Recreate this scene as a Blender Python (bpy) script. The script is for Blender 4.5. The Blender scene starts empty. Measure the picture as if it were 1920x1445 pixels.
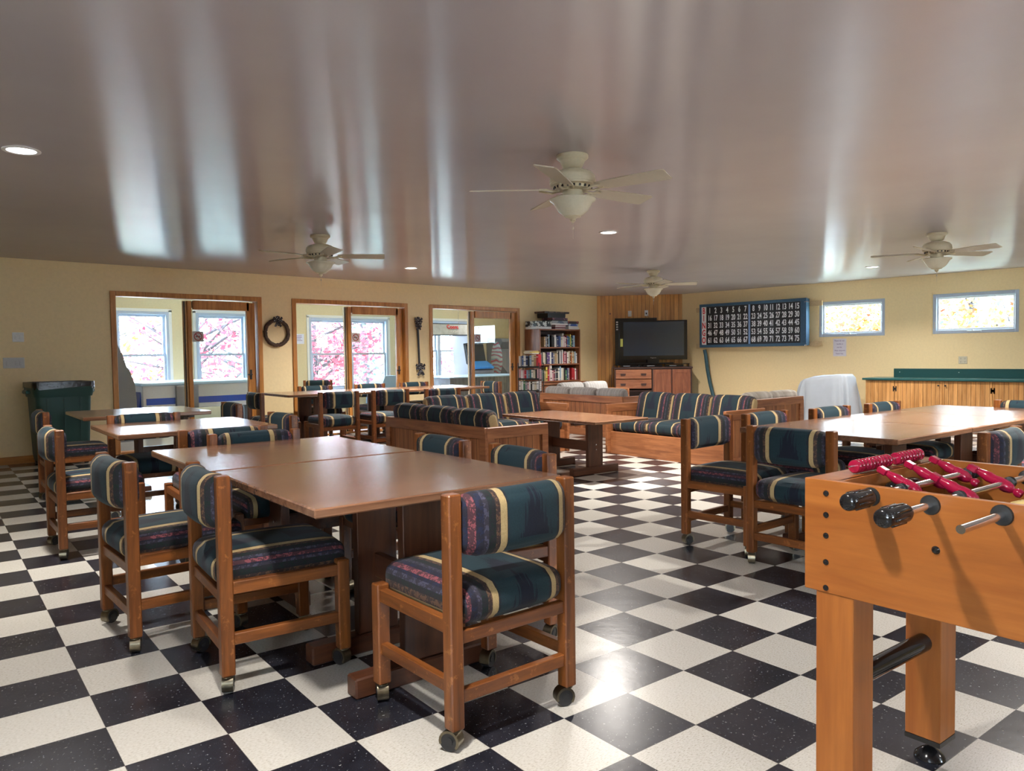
import bpy, bmesh, math, random
from mathutils import Vector, Matrix
random.seed(7)
R = math.radians
D = bpy.data
SC = bpy.context.scene
COL = SC.collection
# ------------------------------------------------------------------ camera
TH = math.atan(.1006)               # the floor tiles and tables are turned this much against the room
YAW, PIT, ROL, FPX = -.6556-TH, -.0407, -.0138, 1432.25
cy, sy, cp, sp = math.cos(YAW), math.sin(YAW), math.cos(PIT), math.sin(PIT)
fw = Vector((-sy*cp, cy*cp, sp)); rt = Vector((cy, sy, 0)); up = rt.cross(fw)
cr, sr = math.cos(ROL), math.sin(ROL)
rt2 = cr*rt+sr*up; up2 = -sr*rt+cr*up
cam = D.cameras.new('camera'); camo = D.objects.new('camera', cam); COL.objects.link(camo)
camo.matrix_world = Matrix(((rt2.x, up2.x, -fw.x, 0), (rt2.y, up2.y, -fw.y, 0), (rt2.z, up2.z, -fw.z, 1.2191), (0, 0, 0, 1)))
cam.sensor_width = 36; cam.lens = FPX*36/1920; cam.clip_end = 300
SC.camera = camo
# ------------------------------------------------------------------ world, exposure
w = D.worlds.new('sky'); SC.world = w; w.use_nodes = True
nt = w.node_tree; nt.nodes.clear()
out = nt.nodes.new('ShaderNodeOutputWorld'); bg = nt.nodes.new('ShaderNodeBackground')
bg.inputs[0].default_value = (.70, .85, 1.0, 1); bg.inputs[1].default_value = 40
nt.links.new(bg.outputs[0], out.inputs[0])
vs = SC.view_settings
vs.view_transform = 'Standard'; vs.look = 'None'; vs.gamma = 1; vs.use_curve_mapping = False; vs.exposure = .14
YL, XR, H = 10.619, 13.669, 2.434
LAMP_W = 52
# ------------------------------------------------------------------ materials
def newmat(n):
    m = D.materials.new(n); m.use_nodes = True
    return m, m.node_tree, m.node_tree.nodes['Principled BSDF']
def N(t, k, **kw):
    n = t.nodes.new('ShaderNode'+k)
    for a, b in kw.items(): setattr(n, a, b)
    return n
def sin_(n, i, v): n.inputs[i].default_value = v
def math_(t, op, a, b=None, c=None, clamp=False):
    n = N(t, 'Math', operation=op, use_clamp=clamp)
    for i, v in enumerate((a, b, c)):
        if v is None: continue
        if isinstance(v, (int, float)): n.inputs[i].default_value = v
        else: t.links.new(v, n.inputs[i])
    return n.outputs[0]
def mixc(t, f, a, b, blend='MIX'):
    n = N(t, 'Mix', data_type='RGBA', blend_type=blend)
    for i, v in ((0, f), (6, a), (7, b)):
        if isinstance(v, (int, float)): n.inputs[i].default_value = v
        elif isinstance(v, tuple): n.inputs[i].default_value = v if len(v) == 4 else v+(1,)
        else: t.links.new(v, n.inputs[i])
    return n.outputs[2]
def ramp(t, fac, stops, const=False):
    n = N(t, 'ValToRGB'); r = n.color_ramp
    if const: r.interpolation = 'CONSTANT'
    while len(r.elements) < len(stops): r.elements.new(.5)
    for e, (p, c) in zip(r.elements, stops): e.position = p; e.color = c+(1,) if len(c) == 3 else c
    t.links.new(fac, n.inputs[0]); return n.outputs[0]
def coords(t, scale=(1, 1, 1), rot=(0, 0, 0), kind='Object'):
    tc = N(t, 'TexCoord'); mp = N(t, 'Mapping')
    sin_(mp, 'Scale', scale); sin_(mp, 'Rotation', rot)
    t.links.new(tc.outputs[kind], mp.inputs[0]); return mp.outputs[0]
def noise(t, vec, scale, detail=4, rough=.55, dist=0):
    n = N(t, 'TexNoise'); t.links.new(vec, n.inputs['Vector'])
    sin_(n, 'Scale', scale); sin_(n, 'Detail', detail); sin_(n, 'Roughness', rough); sin_(n, 'Distortion', dist)
    return n.outputs[0]
def bump(t, b, h, s=.2, d=.01):
    n = N(t, 'Bump'); sin_(n, 'Strength', s); sin_(n, 'Distance', d)
    t.links.new(h, n.inputs['Height']); t.links.new(n.outputs[0], b.inputs['Normal'])
CACHE = {}
def plain(n, c, rough=.5, metal=0, var=.0, spec=.5, bmp=0, bs=60, emis=0):
    if n in CACHE: return CACHE[n]
    m, t, b = newmat(n)
    sin_(b, 'Roughness', rough); sin_(b, 'Metallic', metal); sin_(b, 'Specular IOR Level', spec)
    f = noise(t, coords(t), bs, 3)
    lo = tuple(x*(1-var-.03) for x in c); hi = tuple(min(1, x*(1+var+.03)) for x in c)
    t.links.new(ramp(t, f, [(.3, lo), (.7, hi)]), b.inputs['Base Color'])
    if bmp: bump(t, b, f, bmp, .004)
    if emis:
        b.inputs['Emission Color'].default_value = c+(1,); sin_(b, 'Emission Strength', emis)
    CACHE[n] = m; return m
def wood(n, axis, dark, light, rough=.35, sc=1.0, plank=None, wear=None, coat=0, bs=.12):
    """axis = grain direction; plank=(axis, width) for tongue and groove boards"""
    k = n+axis
    if k in CACHE: return CACHE[k]
    m, t, b = newmat(k)
    s = {'x': (1.2, 14, 14), 'y': (14, 1.2, 14), 'z': (14, 14, 1.2)}[axis]
    v = coords(t, tuple(q*sc for q in s))
    f1 = noise(t, v, 1.6, 6, .6, .6)
    v2 = coords(t, tuple(q*sc*4 for q in s)); f2 = noise(t, v2, 2.5, 3, .6)
    col = ramp(t, f1, [(.30, dark), (.5, tuple((a+c)/2 for a, c in zip(dark, light))), (.68, light)])
    g = math_(t, 'MULTIPLY_ADD', f2, .5, .75)
    gc = N(t, 'CombineColor'); [t.links.new(g, gc.inputs[i]) for i in range(3)]
    col = mixc(t, .75, col, gc.outputs[0], 'MULTIPLY')
    hgt = f2
    if plank:
        ax, wd = plank
        tc = N(t, 'TexCoord'); sx = N(t, 'SeparateXYZ'); t.links.new(tc.outputs['Object'], sx.inputs[0])
        q = math_(t, 'DIVIDE', sx.outputs['XYZ'.index(ax.upper())], wd)
        fl = math_(t, 'FLOOR', q); fr = math_(t, 'FRACT', q)
        wn = N(t, 'TexWhiteNoise', noise_dimensions='1D'); t.links.new(fl, wn.inputs['W'])
        tone = math_(t, 'MULTIPLY_ADD', wn.outputs[0], .26, .84)
        tc2 = N(t, 'CombineColor'); [t.links.new(tone, tc2.inputs[i]) for i in range(3)]
        col = mixc(t, 1, col, tc2.outputs[0], 'MULTIPLY')
        e = math_(t, 'ABSOLUTE', math_(t, 'SUBTRACT', fr, .5))
        gr = math_(t, 'GREATER_THAN', e, .5-.0026/wd)
        col = mixc(t, gr, col, tuple(x*.18 for x in dark))
        hgt = math_(t, 'SUBTRACT', f2, math_(t, 'MULTIPLY', gr, 4))
    if wear:
        fw_ = noise(t, coords(t), 28, 5, .7)
        col = mixc(t, ramp(t, fw_, [(.60, (0, 0, 0)), (.68, (.7, .7, .7))]), col, wear)
    t.links.new(col, b.inputs['Base Color'])
    sin_(b, 'Roughness', rough); sin_(b, 'Coat Weight', coat); sin_(b, 'Coat Roughness', .17)
    bump(t, b, hgt, bs, .003)
    CACHE[k] = m; return m
def chairwood(ax): return wood('chair_wood_', ax, (.080, .022, .0055), (.27, .088, .020), .34, wear=(.40, .155, .045))
def sofawood(ax): return wood('sofa_wood_', ax, (.17, .055, .020), (.40, .155, .060), .42)
def sofaplank(ax): return wood('sofa_plank_'+ax, 'z', (.18, .055, .018), (.42, .165, .06), .42, plank=(ax, .09))
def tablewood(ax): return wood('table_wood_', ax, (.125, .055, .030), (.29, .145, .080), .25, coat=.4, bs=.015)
def tablebase(ax): return wood('table_base_', ax, (.045, .015, .007), (.12, .042, .018), .4)  # darkened to carry the shade under the tabletops in the colour
def trimwood(ax): return wood('trim_wood_', ax, (.33, .12, .022), (.60, .26, .060), .38)
def pine(ax): return wood('pine_', ax, (.40, .17, .045), (.66, .34, .12), .4)
def fabric(n, kind, width, off=0.0, vax='z'):
    """striped upholstery, stripes laid out along object x"""
    if n in CACHE: return CACHE[n]
    m, t, b = newmat(n)
    tc = N(t, 'TexCoord'); s = N(t, 'SeparateXYZ'); t.links.new(tc.outputs['Object'], s.inputs[0])
    X, Y, Z = s.outputs
    if kind == 'chair':
        ax_ = math_(t, 'ABSOLUTE', X)
        dn = math_(t, 'MULTIPLY', math_(t, 'MAXIMUM', math_(t, 'SUBTRACT', .480, Z), 0), math_(t, 'GREATER_THAN', ax_, .196))
        X = math_(t, 'MULTIPLY', math_(t, 'SIGN', X), math_(t, 'ADD', ax_, dn))
    u = math_(t, 'ADD', math_(t, 'DIVIDE', X, width), .5+off, clamp=True)
    hv = math_(t, 'ADD', Y, Z)
    navy, lav, grn, brn, tan = (.012, .015, .040), (.055, .052, .085), (.008, .017, .016), (.11, .060, .036), (.42, .31, .15)
    teal, pink, blk = (.0085, .029, .040), (.20, .055, .068), (.008, .008, .010)
    if kind == 'chair':
        st = [(s_/.70+.5, c_) for s_, c_ in ((-.35, tan), (-.285, brn), (-.262, grn), (-.238, lav), (-.216, navy), (-.202, pink), (-.184, navy), (-.162, lav), (-.145, grn), (-.122, brn), (-.105, tan), (-.081, blk), (-.078, teal),
              (.142, blk), (.145, tan), (.168, brn), (.184, grn), (.199, lav), (.208, navy), (.216, pink), (.234, navy), (.242, lav), (.252, grn), (.277, brn), (.300, tan))]
    else:
        st = [(0, tan), (.020, brn), (.045, grn), (.085, lav), (.10, blk), (.14, pink), (.165, navy), (.20, blk), (.24, brn), (.270, tan), (.298, blk), (.305, teal),
              (.675, blk), (.682, tan), (.710, brn), (.735, grn), (.79, blk), (.83, navy), (.86, pink), (.885, lav), (.90, grn), (.95, brn), (.977, tan)]
    if kind != 'chair': st = [(p_, tuple(q*.62 for q in c_) if c_ == teal else c_) for p_, c_ in st]
    teal_lo, teal_hi = (.389, .703) if kind == 'chair' else (.305, .675)
    col = ramp(t, u, st, True)
    # jagged fir-like motif in the teal field
    cell = math_(t, 'FRACT', math_(t, 'MULTIPLY', math_(t, 'ADD', hv, .125), 4.3))
    cu = math_(t, 'ABSOLUTE', math_(t, 'SUBTRACT', u, .553 if kind == 'chair' else .5))
    jag = noise(t, coords(t, (95, 5, 5)), 1, 2, .7)
    tri = math_(t, 'ADD', math_(t, 'MULTIPLY', cu, 9.5 if kind == 'chair' else 6.5), math_(t, 'MULTIPLY', math_(t, 'SUBTRACT', jag, .5), 2.0))
    msk = math_(t, 'LESS_THAN', math_(t, 'ADD', tri, cell), .80)
    inn = math_(t, 'MULTIPLY', math_(t, 'GREATER_THAN', u, teal_lo+.01), math_(t, 'LESS_THAN', u, teal_hi-.01))
    msk = math_(t, 'MULTIPLY', msk, inn)
    col = mixc(t, math_(t, 'MULTIPLY', msk, .95), col, (.004, .006, .018))
    # broken pink and dark flecks in the side bands
    j2 = noise(t, coords(t, (30, 22, 22)), 2, 2, .9)
    dk = math_(t, 'MULTIPLY', math_(t, 'GREATER_THAN', j2, .47), math_(t, 'SUBTRACT', 1.0, inn))
    lt = N(t, 'SeparateColor'); t.links.new(col, lt.inputs[0])
    nott = math_(t, 'LESS_THAN', lt.outputs[1], .3)
    col = mixc(t, math_(t, 'MULTIPLY', math_(t, 'MULTIPLY', dk, nott), .75), col, (.014, .012, .018))
    wv = noise(t, coords(t, (260, 260, 260)), 1, 2)
    gc = math_(t, 'MULTIPLY_ADD', wv, .7, .65)
    cc = N(t, 'CombineColor'); [t.links.new(gc, cc.inputs[i]) for i in range(3)]
    col = mixc(t, 1, col, cc.outputs[0], 'MULTIPLY')
    t.links.new(col, b.inputs['Base Color'])
    sin_(b, 'Roughness', .82); sin_(b, 'Sheen Weight', .06); sin_(b, 'Specular IOR Level', .35)
    bump(t, b, wv, .25, .002)
    CACHE[n] = m; return m
def stripey(n, c1, c2, fx=90, rough=.9):
    if n in CACHE: return CACHE[n]
    m, t, b = newmat(n)
    f = noise(t, coords(t, (fx, 1.5, 1.5)), 1, 3, .7)
    t.links.new(ramp(t, f, [(.35, c1), (.65, c2)]), b.inputs['Base Color']); sin_(b, 'Roughness', rough)
    bump(t, b, f, .3, .003)
    CACHE[n] = m; return m
def glass():
    if 'glass' in CACHE: return CACHE['glass']
    m, t, b = newmat('pane_glass'); t.nodes.remove(b)
    o = t.nodes['Material Output']
    tr = N(t, 'BsdfTransparent'); sin_(tr, 0, (.93, .96, .97, 1)); gl = N(t, 'BsdfGlossy'); sin_(gl, 'Roughness', .02)
    fr = N(t, 'Fresnel'); sin_(fr, 0, 1.5); mx = N(t, 'MixShader')
    ge = N(t, 'NewGeometry'); ff = math_(t, 'MULTIPLY', fr.outputs[0], math_(t, 'SUBTRACT', 1.0, ge.outputs['Backfacing']))
    t.links.new(ff, mx.inputs[0]); t.links.new(tr.outputs[0], mx.inputs[1]); t.links.new(gl.outputs[0], mx.inputs[2])
    t.links.new(mx.outputs[0], o.inputs[0]); CACHE['glass'] = m; return m
def floor_mat():
    m, t, b = newmat('checker_tiles')
    tc = N(t, 'TexCoord'); s = N(t, 'SeparateXYZ'); t.links.new(tc.outputs['Object'], s.inputs[0])
    T = .3048
    qx = math_(t, 'DIVIDE', s.outputs[0], T); qy = math_(t, 'DIVIDE', s.outputs[1], T)
    fx, fy = math_(t, 'FLOOR', qx), math_(t, 'FLOOR', qy)
    par = math_(t, 'FLOORED_MODULO', math_(t, 'ADD', fx, fy), 2)     # 0 = black
    par = math_(t, 'GREATER_THAN', par, .5)
    cmb = N(t, 'CombineXYZ'); t.links.new(fx, cmb.inputs[0]); t.links.new(fy, cmb.inputs[1])
    wn = N(t, 'TexWhiteNoise', noise_dimensions='3D'); t.links.new(cmb.outputs[0], wn.inputs['Vector'])
    v = coords(t)
    n1 = noise(t, coords(t, (30, 75, 1)), 3.2, 3, .6)                # long flecks in the light tiles
    n2 = noise(t, v, 95, 2, .5)                                      # white chips in the dark tiles
    n3 = noise(t, v, 9, 5, .65)
    white = ramp(t, n1, [(.30, (.36, .33, .27)), (.42, (.54, .515, .455)), (.6, (.62, .60, .55))])
    black = mixc(t, ramp(t, n2, [(.66, (0, 0, 0)), (.74, (1, 1, 1))]), ramp(t, n3, [(.3, (.010, .011, .017)), (.7, (.028, .030, .042))]), (.30, .30, .29))
    col = mixc(t, par, black, white)
    tone = math_(t, 'MULTIPLY_ADD', wn.outputs[0], .16, .88)
    cc = N(t, 'CombineColor'); [t.links.new(tone, cc.inputs[i]) for i in range(3)]
    col = mixc(t, 1, col, cc.outputs[0], 'MULTIPLY')
    ex_ = math_(t, 'ABSOLUTE', math_(t, 'SUBTRACT', math_(t, 'FRACT', qx), .5))
    ey_ = math_(t, 'ABSOLUTE', math_(t, 'SUBTRACT', math_(t, 'FRACT', qy), .5))
    seam = math_(t, 'GREATER_THAN', math_(t, 'MAXIMUM', ex_, ey_), .4965)
    col = mixc(t, math_(t, 'MULTIPLY', seam, .8), col, (.06, .05, .045))
    t.links.new(col, b.inputs['Base Color'])
    r = math_(t, 'MULTIPLY_ADD', wn.outputs[0], .07, .215)
    t.links.new(r, b.inputs['Roughness'])
    sin_(b, 'Specular IOR Level', .55)
    h = math_(t, 'ADD', math_(t, 'MULTIPLY', noise(t, v, 7, 3), 1), math_(t, 'MULTIPLY', seam, -.15))
    bump(t, b, h, .10, .010)
    return m
def ceiling_mat():
    m, t, b = newmat('glossy_ceiling_paint')
    n1 = noise(t, coords(t, (.5, 3.2, 1), (0, 0, R(-43))), 2, 5, .62)
    n4 = noise(t, coords(t, (.5, 3.2, 1), (0, 0, R(-43))), 2, 2, .5)
    n2 = noise(t, coords(t), .8, 4)
    t.links.new(ramp(t, n2, [(.3, (.55, .51, .55)), (.7, (.61, .57, .60))]), b.inputs['Base Color'])
    sin_(b, 'Specular IOR Level', 1.0); sin_(b, 'IOR', 2.0)
    sin_(b, 'Roughness', .21)
    bump(t, b, n4, .009, .02)
    tg = N(t, 'CombineXYZ'); sin_(tg, 0, .69); sin_(tg, 1, .73); t.links.new(tg.outputs[0], b.inputs['Tangent']); sin_(b, 'Anisotropic', .95)
    return m
def wall_mat(n, c, ):
    return plain(n, c, .6, var=.0, bmp=.03, bs=30)
WALLC = (.87, .68, .375)
# ------------------------------------------------------------------ mesh helpers
class MB:
    def __init__(s): s.bm = bmesh.new(); s.sharp = 35
    def _tag(s, n0, mi, mat=None):
        s.bm.verts.ensure_lookup_table()
        vs_ = s.bm.verts[n0:]
        if mat is not None:
            for v in vs_: v.co = mat @ v.co
        S = set(vs_)
        for f in s.bm.faces:
            if f.material_index == 99: f.material_index = mi
    def box(s, c, d, bev=0, mi=0, rot=None):
        t = bmesh.new(); bmesh.ops.create_cube(t, size=1)
        for v in t.verts: v.co = Vector((v.co.x*d[0], v.co.y*d[1], v.co.z*d[2]))
        if bev: bmesh.ops.bevel(t, geom=t.edges[:], offset=bev, segments=1, profile=.5, affect='EDGES')
        M_ = Matrix.Translation(c) @ (rot.to_4x4() if rot is not None else Matrix.Identity(4))
        s.merge(t, M_, mi); return s
    def merge(s, t, M_, mi=None):
        mp = {}
        for v in t.verts: mp[v] = s.bm.verts.new(M_ @ v.co)
        for f in t.faces:
            try: g = s.bm.faces.new([mp[v] for v in f.verts])
            except ValueError: continue
            g.material_index = f.material_index if mi is None else mi
        t.free()
    def poly(s, pts, mi=0):
        f = s.bm.faces.new([s.bm.verts.new(p) for p in pts]); f.material_index = mi; return s
    def rings(s, rings, mi=0, cap=True, closed=True):
        R_ = [[s.bm.verts.new(p) for p in r] for r in rings]; n = len(R_[0])
        for a, b in zip(R_, R_[1:]):
            for i in range(n if closed else n-1):
                j = (i+1) % n
                f = s.bm.faces.new((a[i], a[j], b[j], b[i])); f.material_index = mi
        if cap and closed:
            f = s.bm.faces.new(R_[0][::-1]); f.material_index = mi
            f = s.bm.faces.new(R_[-1]); f.material_index = mi
        return s
    def cyl(s, p0, p1, r0, r1=None, n=16, mi=0, cap=True):
        p0, p1 = Vector(p0), Vector(p1); r1 = r0 if r1 is None else r1
        d = (p1-p0).normalized(); a = d.orthogonal().normalized(); b = d.cross(a)
        return s.rings([[p+(a*math.cos(2*math.pi*i/n)+b*math.sin(2*math.pi*i/n))*r for i in range(n)] for p, r in ((p0, r0), (p1, r1))], mi, cap)
    def lathe(s, prof, c=(0, 0, 0), n=24, mi=0, ax='z', cap=True):
        c = Vector(c); rs = []
        for r, z in prof:
            rr = []
            for i in range(n):
                a = 2*math.pi*i/n; u, v = r*math.cos(a), r*math.sin(a)
                rr.append(c+Vector({'z': (u, v, z), 'x': (z, u, v), 'y': (v, z, u)}[ax]))
            rs.append(rr)
        return s.rings(rs, mi, cap)
    def tube(s, pts, r, n=8, mi=0):
        pts = [Vector(p) for p in pts]; rs = []; a = None
        for i, p in enumerate(pts):
            d = (pts[min(i+1, len(pts)-1)]-pts[max(i-1, 0)]).normalized()
            if a is None: a = d.orthogonal().normalized()
            a = (a-d*a.dot(d)).normalized(); b = d.cross(a)
            rr = r[i] if isinstance(r, (list, tuple)) else r
            rs.append([p+(a*math.cos(2*math.pi*k/n)+b*math.sin(2*math.pi*k/n))*rr for k in range(n)])
        return s.rings(rs, mi)
    def prism(s, pts, vec, mi=0):
        vec = Vector(vec); pts = [Vector(p) for p in pts]
        return s.rings([pts, [p+vec for p in pts]], mi)
    def cushion(s, c, d, r, mi=0, seg=8, bulge=(0, 0, 0), bow=0, lean=0, rot=None):
        t = bmesh.new(); bmesh.ops.create_cube(t, size=2)
        bmesh.ops.subdivide_edges(t, edges=t.edges[:], cuts=seg-1, use_grid_fill=True)
        h = Vector(d)/2
        for v in t.verts:
            q = v.co.copy()
            def sm(x, hh, i):   # denser near the ends
                return math.copysign(1-(1-abs(x))**1.35, x)*hh
            p = Vector((sm(q.x, h.x, 0), sm(q.y, h.y, 1), sm(q.z, h.z, 2)))
            inn = Vector([max(-(h[i]-r), min(h[i]-r, p[i])) if h[i] > r else 0 for i in range(3)])
            o = p-inn
            if o.length > 1e-6: p = inn+o.normalized()*r
            k = [max(0, 1-(q[i])**2) for i in range(3)]
            p.x += bulge[0]*q.x*k[1]*k[2]; p.y += bulge[1]*q.y*k[0]*k[2]; p.z += bulge[2]*q.z*k[0]*k[1]
            p.y -= bow*(1-q.x*q.x)
            v.co = p
        M_ = Matrix.Translation(c) @ (rot.to_4x4() if rot is not None else Matrix.Identity(4))
        s.merge(t, M_, mi); return s
    def build(s, name, mats, parent=None, smooth=True, loc=None, rotz=None):
        me = D.meshes.new(name)
        bmesh.ops.remove_doubles(s.bm, verts=s.bm.verts[:], dist=1e-6)
        bmesh.ops.recalc_face_normals(s.bm, faces=s.bm.faces[:])
        s.bm.to_mesh(me); s.bm.free()
        if not isinstance(mats, (list, tuple)): mats = [mats]
        for m in mats: me.materials.append(m)
        if smooth:
            me.shade_smooth(); me.set_sharp_from_angle(angle=R(s.sharp))
        o = D.objects.new(name, me); COL.objects.link(o)
        if parent: o.parent = parent
        if loc is not None: o.location = loc
        if rotz is not None: o.rotation_euler = (0, 0, rotz)
        return o
def thing(name, label, cat, loc=(0, 0, 0), rz=0, group=None):
    o = D.objects.new(name, None); COL.objects.link(o); o.empty_display_size = .1
    o.location = loc; o.rotation_euler = (0, 0, rz)
    o['label'] = label; o['category'] = cat
    if group: o['group'] = group
    return o
def tag(o, label, cat, group=None):
    o['label'] = label; o['category'] = cat
    if group: o['group'] = group
    return o
def struct(o): o['kind'] = 'structure'; return o
def dup(root, loc, rz, label):
    r = root.copy(); COL.objects.link(r); r.location = loc; r.rotation_euler = (0, 0, rz); r['label'] = label
    for ch in list(root.children):
        c = ch.copy(); COL.objects.link(c); c.parent = r
        for g in list(ch.children):
            q = g.copy(); COL.objects.link(q); q.parent = c
    return r
def text_into(mb, txt, size, M_, sx=1.0, mi=0, depth=.0015, bold=0, align='CENTER'):
    cu = D.curves.new('t', 'FONT'); cu.body = txt; cu.size = size; cu.align_x = align; cu.align_y = 'CENTER'
    cu.extrude = depth; cu.offset = bold; cu.resolution_u = 3
    ob = D.objects.new('t', cu); COL.objects.link(ob)
    me = bpy.data.meshes.new_from_object(ob)
    t = bmesh.new(); t.from_mesh(me)
    for v in t.verts: v.co.x *= sx
    mb.merge(t, M_, mi)
    D.objects.remove(ob); D.meshes.remove(me); D.curves.remove(cu)
# frames: text plane for the left wall (faces -y) and the right wall (faces -x)
def MF(p, ang):      # x axis along angle ang in plan, z up, normal = x cross up
    a = R(ang); X = Vector((math.cos(a), math.sin(a), 0)); U = Vector((0, 0, 1)); Nn = X.cross(U)
    return Matrix(((X.x, U.x, Nn.x, p[0]), (X.y, U.y, Nn.y, p[1]), (X.z, U.z, Nn.z, p[2]), (0, 0, 0, 1)))
# ------------------------------------------------------------------ room shell
X0, Y0 = -3.2, -5.2
PA, PB = Vector((12.526, YL, 0)), Vector((XR, 9.253, 0))     # ends of the wood-panelled corner wall
pd = (PB-PA).normalized(); pn = Vector((-.767, -.642, 0)).normalized()
TO = Vector((2.807, 2.231, 0))                                # a tile corner
inv = Matrix.Rotation(TH, 4, 'Z')
mb = MB()
mb.poly([inv @ (Vector(p)-TO) for p in [(X0, Y0, 0), (XR, Y0, 0), (XR, PB.y, 0), (PA.x, YL, 0), (X0, YL, 0)]])
fl = struct(mb.build('floor', floor_mat(), smooth=False, loc=TO, rotz=-TH))
mb = MB(); mb.poly([(X0, Y0, H), (X0, YL, H), (PA.x, YL, H), (XR, PB.y, H), (XR, Y0, H)])
struct(mb.build('ceiling', ceiling_mat(), smooth=False))
WM = wall_mat('cream_wall_paint', WALLC)
DOORS = [(2.984, 5.010), (5.488, 7.600), (8.059, 10.221)]
DH = 2.10
def wall_x(name, y0, y1, xs, xe, holes, zt, mat):   # wall running along x, holes=(x0,x1,z0,z1)
    mb = MB(); x = xs
    for (a, b, z0, z1) in sorted(holes):
        mb.box(((x+a)/2, (y0+y1)/2, zt/2), (a-x, y1-y0, zt))
        if z0 > 0: mb.box(((a+b)/2, (y0+y1)/2, z0/2), (b-a, y1-y0, z0))
        mb.box(((a+b)/2, (y0+y1)/2, (z1+zt)/2), (b-a, y1-y0, zt-z1)); x = b
    mb.box(((x+xe)/2, (y0+y1)/2, zt/2), (xe-x, y1-y0, zt))
    return struct(mb.build(name, mat, smooth=False))
wall_x('wall_left', YL, YL+.14, X0, PA.x+.3, [(a+.05, b-.05, 0, DH-.05) for a, b in DOORS], H, WM)
# right wall (along y) with two high windows
WR = [(3.19, 4.405, 1.457, 2.105), (5.16, 6.31, 1.457, 2.09)]
mb = MB(); y = Y0
for a, b, z0, z1 in WR:
    mb.box((XR+.08, (y+a)/2, H/2), (.16, a-y, H)); mb.box((XR+.08, (a+b)/2, z0/2), (.16, b-a, z0))
    mb.box((XR+.08, (a+b)/2, (z1+H)/2), (.16, b-a, H-z1)); y = b
mb.box((XR+.08, (y+PB.y+.3)/2, H/2), (.16, PB.y+.3-y, H))
struct(mb.build('wall_right', WM, smooth=False))
L = (PB-PA).length; pang = math.atan2(pd.y, pd.x)
mb = MB(); mb.box((L/2, .05, H/2), (L+.1, .1, H))
struct(mb.build('wall_corner', wood('panel_wood', 'z', (.50, .20, .032), (.78, .39, .09), .42, sc=.7, plank=('x', .085)), smooth=False, loc=PA, rotz=pang))
BW_ = [(4.2, 5.4, 1.3, 2.1)]       # window opening added in the unseen wall for fill light
wall_x('wall_back', Y0-.12, Y0, X0, XR, BW_, H, WM)
mb = MB(); yy = Y0
for a, b in ((-1.6, -.3),):  # another unseen window opening, added to let in soft fill
    mb.box((X0-.06, (yy+a)/2, H/2), (.12, a-yy, H)); mb.box((X0-.06, (a+b)/2, .6), (.12, b-a, 1.2)); mb.box((X0-.06, (a+b)/2, (2.1+H)/2), (.12, b-a, H-2.1)); yy = b
mb.box((X0-.06, (yy+YL)/2, H/2), (.12, YL-yy, H)); struct(mb.build('wall_near', WM, smooth=False))
# baseboards
tw = trimwood('x')
mb = MB()
xs = [X0]+[v for a, b in DOORS for v in (a, b)]+[PA.x]
for a, b in zip(xs[::2], xs[1::2]): mb.box(((a+b)/2, YL-.009, .045), (b-a, .018, .09), .004)
struct(mb.build('baseboard_left', tw))
mb = MB(); mb.box((XR-.009, (Y0+PB.y)/2, .045), (.018, PB.y-Y0, .09), .004); struct(mb.build('baseboard_right', trimwood('y')))
mb = MB(); mb.box((L/2, -.009, .045), (L-.04, .018, .09), .004); struct(mb.build('baseboard_corner', tw, loc=PA, rotz=pang))
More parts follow.
